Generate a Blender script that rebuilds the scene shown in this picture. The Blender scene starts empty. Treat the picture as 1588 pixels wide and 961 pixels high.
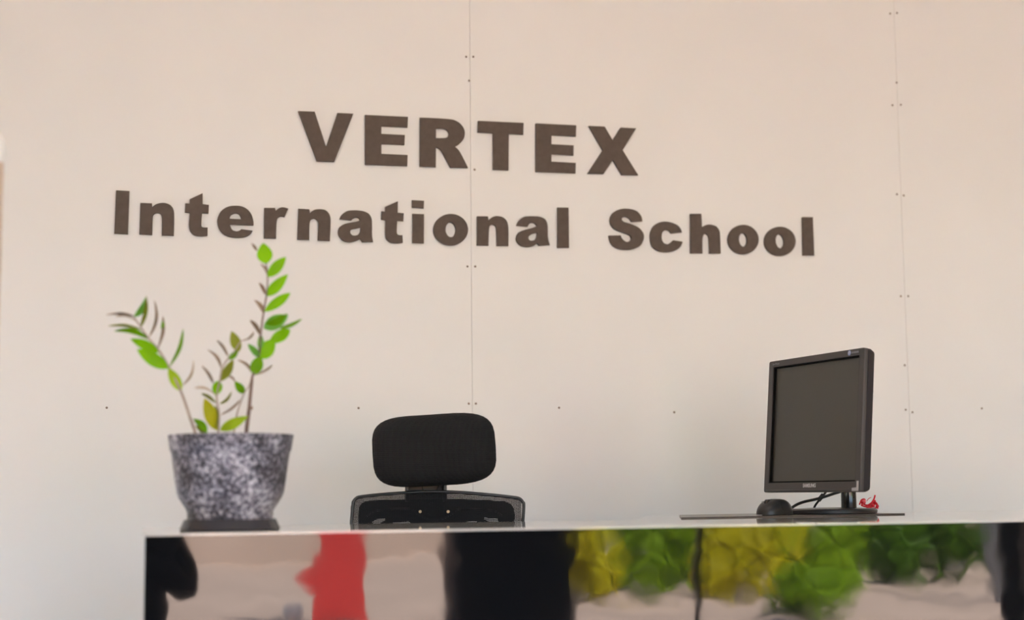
import bpy, bmesh, math, random
from mathutils import Vector, Matrix, Euler

random.seed(7)
S = bpy.context.scene
COL = S.collection

# ------------------------------------------------------------------ camera
F_PX, W_PX, H_PX = 2470.61, 1588.0, 961.0
YAW, PITCH, ROLL = 0.266796, 0.1133845, 0.00993865
CAM = Vector((0.0, -4.4732, 1.0157))
_f = Vector((math.sin(YAW) * math.cos(PITCH), math.cos(YAW) * math.cos(PITCH), math.sin(PITCH)))
_r = Vector((math.cos(YAW), -math.sin(YAW), 0))
_u = _r.cross(_f)
C_R = math.cos(ROLL) * _r - math.sin(ROLL) * _u
C_U = math.sin(ROLL) * _r + math.cos(ROLL) * _u
cam_data = bpy.data.cameras.new('view_camera')
cam = bpy.data.objects.new('view_camera', cam_data)
COL.objects.link(cam)
cam.matrix_world = Matrix(((C_R.x, C_U.x, -_f.x, CAM.x), (C_R.y, C_U.y, -_f.y, CAM.y),
                           (C_R.z, C_U.z, -_f.z, CAM.z), (0, 0, 0, 1)))
cam_data.sensor_width = 36.0
cam_data.lens = F_PX / W_PX * 36.0
cam_data.clip_start = 0.02
cam_data.dof.use_dof = True
cam_data.dof.focus_distance = 4.0
cam_data.dof.aperture_fstop = 2.2
S.camera = cam

# ------------------------------------------------------------------ sky, sun, lamps, exposure
world = bpy.data.worlds.new('sky')
S.world = world
world.use_nodes = True
wn = world.node_tree
bg = wn.nodes['Background']
sky = wn.nodes.new('ShaderNodeTexSky')
sky.sky_type = 'NISHITA'
sky.sun_disc = False
sky.sun_elevation = math.radians(56)
sky.sun_rotation = math.radians(20)
sky.air_density = 1.0
sky.dust_density = 2.0
wn.links.new(sky.outputs['Color'], bg.inputs['Color'])
bg.inputs['Strength'].default_value = 1.85

sun_data = bpy.data.lights.new('sun', 'SUN')
sun_data.energy = 54.0
sun_data.angle = math.radians(0.6)
sun_data.color = (1.0, 0.96, 0.90)
sun = bpy.data.objects.new('sun', sun_data)
COL.objects.link(sun)
sun.rotation_euler = Vector((-0.30, -0.50, -0.85)).to_track_quat('-Z', 'Y').to_euler()

S.view_settings.view_transform = 'Standard'
S.view_settings.look = 'None'
S.view_settings.gamma = 1.0
S.view_settings.use_curve_mapping = False
S.view_settings.exposure = -0.11


def at(px, py, d):
    """World point on the sight line through a photograph pixel, d metres in front of the camera (towards the wall)."""
    v = _f + (px - W_PX / 2) / F_PX * C_R - (py - H_PX / 2) / F_PX * C_U
    return CAM + v * (d / v.y)


# ------------------------------------------------------------------ materials
def mat(name, color, rough=0.6, spec=0.5, metal=0.0, noise=0.0, nscale=40.0, bump=0.0, bscale=200.0, coat=0.0,
        emit=None, subsurf=0.0):
    m = bpy.data.materials.new(name)
    m.use_nodes = True
    nt = m.node_tree
    b = nt.nodes['Principled BSDF']
    b.inputs['Base Color'].default_value = (*color, 1)
    b.inputs['Roughness'].default_value = rough
    b.inputs['Specular IOR Level'].default_value = spec
    b.inputs['Metallic'].default_value = metal
    b.inputs['Coat Weight'].default_value = coat
    b.inputs['Coat Roughness'].default_value = 0.05
    tc = nt.nodes.new('ShaderNodeTexCoord')
    if noise > 0:
        n = nt.nodes.new('ShaderNodeTexNoise')
        n.inputs['Scale'].default_value = nscale
        n.inputs['Detail'].default_value = 4
        nt.links.new(tc.outputs['Object'], n.inputs['Vector'])
        rp = nt.nodes.new('ShaderNodeValToRGB')
        rp.color_ramp.elements[0].position = 0.3
        rp.color_ramp.elements[1].position = 0.7
        rp.color_ramp.elements[0].color = (*[c * (1 - noise) for c in color], 1)
        rp.color_ramp.elements[1].color = (*[min(1, c * (1 + noise)) for c in color], 1)
        nt.links.new(n.outputs['Fac'], rp.inputs['Fac'])
        nt.links.new(rp.outputs['Color'], b.inputs['Base Color'])
    if bump > 0:
        n2 = nt.nodes.new('ShaderNodeTexNoise')
        n2.inputs['Scale'].default_value = bscale
        n2.inputs['Detail'].default_value = 3
        nt.links.new(tc.outputs['Object'], n2.inputs['Vector'])
        bp = nt.nodes.new('ShaderNodeBump')
        bp.inputs['Strength'].default_value = bump
        bp.inputs['Distance'].default_value = 0.002
        nt.links.new(n2.outputs['Fac'], bp.inputs['Height'])
        nt.links.new(bp.outputs['Normal'], b.inputs['Normal'])
    if emit:
        b.inputs['Emission Color'].default_value = (*emit[0], 1)
        b.inputs['Emission Strength'].default_value = emit[1]
    return m


M = {}
M['wall'] = mat('wall_paint', (0.805, 0.805, 0.79), 0.75, 0.25, noise=0.012, nscale=3.0, bump=0.05, bscale=60)
M['backing'] = mat('wall_backing', (0.62, 0.5, 0.4), 0.9, 0.1)
M['ceiling'] = mat('ceiling_paint', (0.82, 0.75, 0.66), 0.9, 0.1, noise=0.02, nscale=2)
M['side_wall'] = mat('side_wall_paint', (0.70, 0.54, 0.32), 0.85, 0.2, noise=0.03, nscale=2)
M['floor'] = mat('floor_tile', (0.83, 0.85, 0.87), 0.35, 0.4, noise=0.06, nscale=5)
M['joint'] = mat('floor_joint', (0.35, 0.33, 0.30), 0.8, 0.2)
M['screw'] = mat('screw_head', (0.22, 0.17, 0.13), 0.45, 0.5, metal=0.5)
M['letter'] = mat('dark_foam', (0.112, 0.087, 0.072), 0.75, 0.25, noise=0.10, nscale=60, bump=0.15, bscale=500)
M['lip'] = mat('counter_top_laminate', (0.62, 0.60, 0.56), 0.03, 0.5)
M['frame_trim'] = mat('counter_edge_trim', (0.42, 0.40, 0.38), 0.3, 0.5)
M['inner'] = mat('counter_inner_board', (0.62, 0.60, 0.58), 0.6, 0.3)
M['mat'] = mat('desk_mat_vinyl', (0.07, 0.06, 0.055), 0.25, 0.5)
M['black_plastic'] = mat('black_plastic', (0.018, 0.018, 0.019), 0.38, 0.5, bump=0.05, bscale=900)
M['black_gloss'] = mat('glossy_black_plastic', (0.010, 0.010, 0.011), 0.16, 0.5)
M['bezel'] = mat('charcoal_bezel_plastic', (0.055, 0.050, 0.050), 0.5, 0.45, bump=0.08, bscale=1500)
M['side_shell'] = mat('black_shell_plastic', (0.019, 0.018, 0.023), 0.55, 0.4)
M['screen'] = mat('matte_screen', (0.050, 0.046, 0.038), 0.42, 0.5)
M['print'] = mat('pale_print', (0.55, 0.55, 0.58), 0.5, 0.4)
M['print_dim'] = mat('grey_print', (0.22, 0.22, 0.25), 0.5, 0.4)
M['blue_print'] = mat('blue_print', (0.30, 0.36, 0.62), 0.5, 0.4)
M['film'] = mat('pale_clear_film', (0.45, 0.44, 0.46), 0.3, 0.5)
M['rubber'] = mat('cable_rubber', (0.008, 0.008, 0.008), 0.45, 0.4)
M['red_cord'] = mat('red_cord', (0.62, 0.015, 0.03), 0.5, 0.3)
M['pink_cord'] = mat('pink_cord_tip', (0.85, 0.16, 0.18), 0.5, 0.3)
M['frame_black'] = mat('chair_frame_plastic', (0.022, 0.022, 0.024), 0.35, 0.5)
M['plate_black'] = mat('chair_back_plate_plastic', (0.024, 0.022, 0.022), 0.5, 0.4)
M['brass'] = mat('brass_screw', (0.50, 0.38, 0.24), 0.5, 0.5, metal=0.9)
M['chrome'] = mat('chrome_steel', (0.6, 0.6, 0.62), 0.15, 0.5, metal=1.0)
M['seat_fabric'] = mat('seat_fabric', (0.015, 0.015, 0.016), 0.9, 0.15, bump=0.4, bscale=800)
M['saucer'] = mat('charcoal_saucer_plastic', (0.034, 0.034, 0.042), 0.24, 0.6)
M['soil'] = mat('potting_soil', (0.06, 0.04, 0.028), 0.95, 0.1, noise=0.4, nscale=80, bump=0.8, bscale=120)
M['stem_brown'] = mat('plant_stem_brown', (0.20, 0.13, 0.10), 0.6, 0.3, noise=0.2, nscale=50)
M['stem_green'] = mat('plant_stem_pale', (0.42, 0.34, 0.27), 0.6, 0.3, noise=0.2, nscale=50)


def leaf_mat(name, c):
    m = mat(name, c, 0.5, 0.18, noise=0.12, nscale=25)
    b = m.node_tree.nodes['Principled BSDF']
    out = m.node_tree.nodes['Material Output']
    tr = m.node_tree.nodes.new('ShaderNodeBsdfTranslucent')
    tr.inputs['Color'].default_value = (min(1, c[0] * 1.3), min(1, c[1] * 1.25), c[2] * .6, 1)
    mx = m.node_tree.nodes.new('ShaderNodeMixShader')
    mx.inputs['Fac'].default_value = 0.25
    m.node_tree.links.new(b.outputs[0], mx.inputs[1])
    m.node_tree.links.new(tr.outputs[0], mx.inputs[2])
    m.node_tree.links.new(mx.outputs[0], out.inputs['Surface'])
    return m


M['leaf_bright'] = leaf_mat('leaf_bright_green', (0.24, 0.53, 0.0))
M['leaf_lime'] = leaf_mat('leaf_lime_green', (0.38, 0.56, 0.02))
M['leaf_yellow'] = leaf_mat('leaf_yellow_green', (0.52, 0.52, 0.012))
M['leaf_dark'] = leaf_mat('leaf_deep_green', (0.17, 0.40, 0.0))
M['leaf_teal'] = leaf_mat('leaf_cool_green', (0.17, 0.45, 0.06))
M['leaf_olive'] = leaf_mat('leaf_olive', (0.27, 0.31, 0.03))
M['leaf_dry'] = leaf_mat('leaf_edge_brown', (0.33, 0.24, 0.17))
M['leaf_pale'] = leaf_mat('leaf_pale_tan', (0.55, 0.46, 0.38))

# glossy black front panel: polished sheet, faintly wavy
m = mat('polished_black_sheet', (0.006, 0.006, 0.007), 0.03, 0.5)
nt = m.node_tree
b = nt.nodes['Principled BSDF']
b.inputs['IOR'].default_value = 1.5
tc = nt.nodes.new('ShaderNodeTexCoord')
n = nt.nodes.new('ShaderNodeTexNoise')
n.inputs['Scale'].default_value = 7.0
n.inputs['Detail'].default_value = 2.0
nt.links.new(tc.outputs['Object'], n.inputs['Vector'])
bp = nt.nodes.new('ShaderNodeBump')
bp.inputs['Strength'].default_value = 1.0
bp.inputs['Distance'].default_value = 0.0005
nt.links.new(n.outputs['Fac'], bp.inputs['Height'])
nt.links.new(bp.outputs['Normal'], b.inputs['Normal'])
M['black_sheet'] = m


def speckle_mat():
    m = mat('speckled_stone_glaze', (0.02, 0.02, 0.025), 0.35, 0.5)
    nt = m.node_tree
    b = nt.nodes['Principled BSDF']
    tc = nt.nodes.new('ShaderNodeTexCoord')
    big = nt.nodes.new('ShaderNodeTexNoise')
    big.inputs['Scale'].default_value = 14
    big.inputs['Detail'].default_value = 3
    small = nt.nodes.new('ShaderNodeTexNoise')
    small.inputs['Scale'].default_value = 130
    small.inputs['Detail'].default_value = 5
    small.inputs['Roughness'].default_value = 0.7
    for x in (big, small):
        nt.links.new(tc.outputs['Object'], x.inputs['Vector'])
    add = nt.nodes.new('ShaderNodeMath')
    add.operation = 'MULTIPLY_ADD'
    nt.links.new(big.outputs['Fac'], add.inputs[0])
    add.inputs[1].default_value = 0.5
    nt.links.new(small.outputs['Fac'], add.inputs[2])
    rp = nt.nodes.new('ShaderNodeValToRGB')
    e = rp.color_ramp.elements
    e[0].position, e[0].color = 0.66, (0.020, 0.020, 0.027, 1)
    e[1].position, e[1].color = 0.94, (0.66, 0.65, 0.72, 1)
    k = e.new(0.77)
    k.color = (0.16, 0.155, 0.195, 1)
    nt.links.new(add.outputs[0], rp.inputs['Fac'])
    nt.links.new(rp.outputs['Color'], b.inputs['Base Color'])
    return m


M['speckle'] = speckle_mat()


def weave_mat(name, holes, scale, color):
    """Black spacer fabric: a regular lattice of dimples, or of real see-through holes."""
    m = mat(name, color, 0.85, 0.2)
    nt = m.node_tree
    b = nt.nodes['Principled BSDF']
    tc = nt.nodes.new('ShaderNodeTexCoord')
    sep = nt.nodes.new('ShaderNodeSeparateXYZ')
    nt.links.new(tc.outputs['Object'], sep.inputs[0])

    def wave(sx, sz):
        a = nt.nodes.new('ShaderNodeMath'); a.operation = 'MULTIPLY'
        nt.links.new(sep.outputs['X'], a.inputs[0]); a.inputs[1].default_value = sx
        c = nt.nodes.new('ShaderNodeMath'); c.operation = 'MULTIPLY_ADD'
        nt.links.new(sep.outputs['Z'], c.inputs[0]); c.inputs[1].default_value = sz  # rows
        nt.links.new(a.outputs[0], c.inputs[2])
        s = nt.nodes.new('ShaderNodeMath'); s.operation = 'SINE'
        nt.links.new(c.outputs[0], s.inputs[0])
        return s
    w1, w2 = wave(scale, scale * .80), wave(-scale, scale * .80)
    mul = nt.nodes.new('ShaderNodeMath'); mul.operation = 'MULTIPLY'
    nt.links.new(w1.outputs[0], mul.inputs[0]); nt.links.new(w2.outputs[0], mul.inputs[1])
    if holes:
        gt = nt.nodes.new('ShaderNodeMath'); gt.operation = 'GREATER_THAN'
        nt.links.new(mul.outputs[0], gt.inputs[0]); gt.inputs[1].default_value = 0.48
        inv = nt.nodes.new('ShaderNodeMath'); inv.operation = 'SUBTRACT'
        inv.inputs[0].default_value = 1.0
        nt.links.new(gt.outputs[0], inv.inputs[1])
        nt.links.new(inv.outputs[0], b.inputs['Alpha'])
    else:
        bp = nt.nodes.new('ShaderNodeBump')
        bp.inputs['Strength'].default_value = 1.0
        bp.inputs['Distance'].default_value = 0.0012
        nt.links.new(mul.outputs[0], bp.inputs['Height'])
        nt.links.new(bp.outputs['Normal'], b.inputs['Normal'])
    return m


M['mesh'] = weave_mat('open_mesh_fabric', True, 1250.0, (0.016, 0.016, 0.018))
M['spacer'] = weave_mat('headrest_spacer_fabric', False, 900.0, (0.020, 0.020, 0.022))


# ------------------------------------------------------------------ builders
BASE = {}


def link(name, me, m, parent=None):
    """Link a mesh given in world coordinates as one object; a child is stored relative to its thing's base."""
    o = bpy.data.objects.new(name, me)
    COL.objects.link(o)
    if m and not me.materials:
        me.materials.append(M[m] if isinstance(m, str) else m)
    if parent is not None:
        b = BASE[parent.name]
        me.transform(Matrix.Translation(-b))
        o.parent = parent
        BASE[o.name] = b
    else:
        BASE[o.name] = Vector((0, 0, 0))
    return o


def rebase(o, base):
    """Give a top-level mesh its own origin."""
    base = Vector(base)
    o.data.transform(Matrix.Translation(-base))
    o.location = base
    BASE[o.name] = base
    return o


def thing(name, label, cat, base, group=None):
    o = bpy.data.objects.new(name, None)
    o.empty_display_size = 0.05
    COL.objects.link(o)
    o.location = base
    BASE[o.name] = Vector(base)
    return tag(o, label, cat, group)


def tag(o, label, cat, group=None):
    o['label'] = label
    o['category'] = cat
    if group:
        o['group'] = group
    return o


def struct(o):
    o['kind'] = 'structure'
    return o


def from_bm(bm, smooth=False):
    bmesh.ops.recalc_face_normals(bm, faces=bm.faces)
    me = bpy.data.meshes.new('shape')
    bm.to_mesh(me)
    bm.free()
    if smooth:
        me.polygons.foreach_set('use_smooth', [True] * len(me.polygons))
        try:
            me.set_sharp_from_angle(angle=math.radians(smooth if smooth is not True else 45))
        except Exception:
            pass
    return me


def add_box(bm, x0, x1, y0, y1, z0, z1, bevel=0.0, seg=2, xf=None):
    r = bmesh.ops.create_cube(bm, size=1)
    vs = r['verts']
    for v in vs:
        v.co = Vector(((x0 + x1) / 2 + v.co.x * (x1 - x0), (y0 + y1) / 2 + v.co.y * (y1 - y0),
                       (z0 + z1) / 2 + v.co.z * (z1 - z0)))
    if xf is not None:
        for v in vs:
            v.co = xf @ v.co
    if bevel > 0:
        es = list({e for v in vs for e in v.link_edges})
        bmesh.ops.bevel(bm, geom=es, offset=bevel, segments=seg, affect='EDGES', profile=0.5)


def box(x0, x1, y0, y1, z0, z1, bevel=0.0, seg=2, xf=None):
    bm = bmesh.new()
    add_box(bm, x0, x1, y0, y1, z0, z1, bevel, seg, xf)
    return from_bm(bm, smooth=bevel > 0)


def add_tube(bm, pts, rad, seg=10, closed=False):
    pts = [Vector(p) for p in pts]
    n = len(pts)
    rad = rad if isinstance(rad, (list, tuple)) else [rad] * n
    rings = []
    up = Vector((0.13, 0.31, 0.94))
    for i, p in enumerate(pts):
        a = pts[i - 1] if (i > 0 or closed) else p
        c = pts[(i + 1) % n] if (i < n - 1 or closed) else p
        t = (c - a).normalized()
        s = t.cross(up)
        if s.length < 1e-3:
            s = t.cross(Vector((1, 0, 0)))
        s.normalize()
        w = s.cross(t).normalized()
        up = w if w.length > 0 else up
        rings.append([bm.verts.new(p + rad[i] * (math.cos(q) * s + math.sin(q) * w))
                      for q in [2 * math.pi * k / seg for k in range(seg)]])
    m = n if closed else n - 1
    for i in range(m):
        A, B = rings[i], rings[(i + 1) % n]
        for k in range(seg):
            bm.faces.new((A[k], A[(k + 1) % seg], B[(k + 1) % seg], B[k]))
    if not closed:
        bm.faces.new(rings[0])
        bm.faces.new(list(reversed(rings[-1])))


def tube(pts, rad, seg=10, closed=False):
    bm = bmesh.new()
    add_tube(bm, pts, rad, seg, closed)
    return from_bm(bm, smooth=True)


def curve_pts(pts, n=8):
    """Catmull-Rom through points."""
    pts = [Vector(p) for p in pts]
    P = [2 * pts[0] - pts[1]] + pts + [2 * pts[-1] - pts[-2]]
    out = []
    for i in range(1, len(P) - 2):
        a, b, c, d = P[i - 1:i + 3]
        for k in range(n):
            t = k / n
            out.append(0.5 * ((2 * b) + (c - a) * t + (2 * a - 5 * b + 4 * c - d) * t * t + (3 * b - a - 3 * c + d) * t ** 3))
    out.append(pts[-1])
    return out


def add_lathe(bm, prof, c, seg=48, sx=1.0, sy=1.0):
    c = Vector(c)
    rings = []
    for r, z in prof:
        if r < 1e-6:
            rings.append([bm.verts.new(c + Vector((0, 0, z)))])
        else:
            rings.append([bm.verts.new(c + Vector((r * sx * math.cos(2 * math.pi * k / seg), r * sy * math.sin(2 * math.pi * k / seg), z)))
                          for k in range(seg)])
    for A, B in zip(rings, rings[1:]):
        for k in range(seg):
            k2 = (k + 1) % seg
            if len(A) == 1 and len(B) > 1:
                bm.faces.new((A[0], B[k2], B[k]))
            elif len(B) == 1 and len(A) > 1:
                bm.faces.new((A[k], A[k2], B[0]))
            elif len(A) > 1:
                bm.faces.new((A[k], A[k2], B[k2], B[k]))


def lathe(prof, c, seg=48, sx=1.0, sy=1.0, smooth=40):
    bm = bmesh.new()
    add_lathe(bm, prof, c, seg, sx, sy)
    return from_bm(bm, smooth=smooth)


def plate(contours, depth, bevel=0.0, xf=None):
    """Flat shape with holes: contours in (x, z), front face at y = -depth, back at y = 0."""
    cu = bpy.data.curves.new('outline', 'CURVE')
    cu.dimensions = '2D'
    cu.fill_mode = 'BOTH'
    cu.extrude = depth / 2 - bevel
    cu.bevel_depth = bevel
    cu.bevel_resolution = 1
    cu.offset = -bevel
    for c in contours:
        sp = cu.splines.new('POLY')
        sp.points.add(len(c) - 1)
        for p, q in zip(sp.points, c):
            p.co = (q[0], q[1], 0, 1)
        sp.use_cyclic_u = True
    o = bpy.data.objects.new('outline', cu)
    me = bpy.data.meshes.new_from_object(o)
    bpy.data.objects.remove(o)
    bpy.data.curves.remove(cu)
    for v in me.vertices:
        x, y, z = v.co
        v.co = (x, -depth / 2 - z, y)
    if xf is not None:
        me.transform(xf)
    me.materials.clear()
    return me


def text_mesh(body, size, depth, xf, bold=0.0, align='CENTER'):
    cu = bpy.data.curves.new('text', 'FONT')
    cu.body = body
    cu.size = size
    cu.align_x = align
    cu.align_y = 'CENTER'
    cu.extrude = depth
    cu.offset = bold
    o = bpy.data.objects.new('text', cu)
    me = bpy.data.meshes.new_from_object(o)
    bpy.data.objects.remove(o)
    bpy.data.curves.remove(cu)
    me.transform(xf)
    me.materials.clear()
    return me


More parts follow.
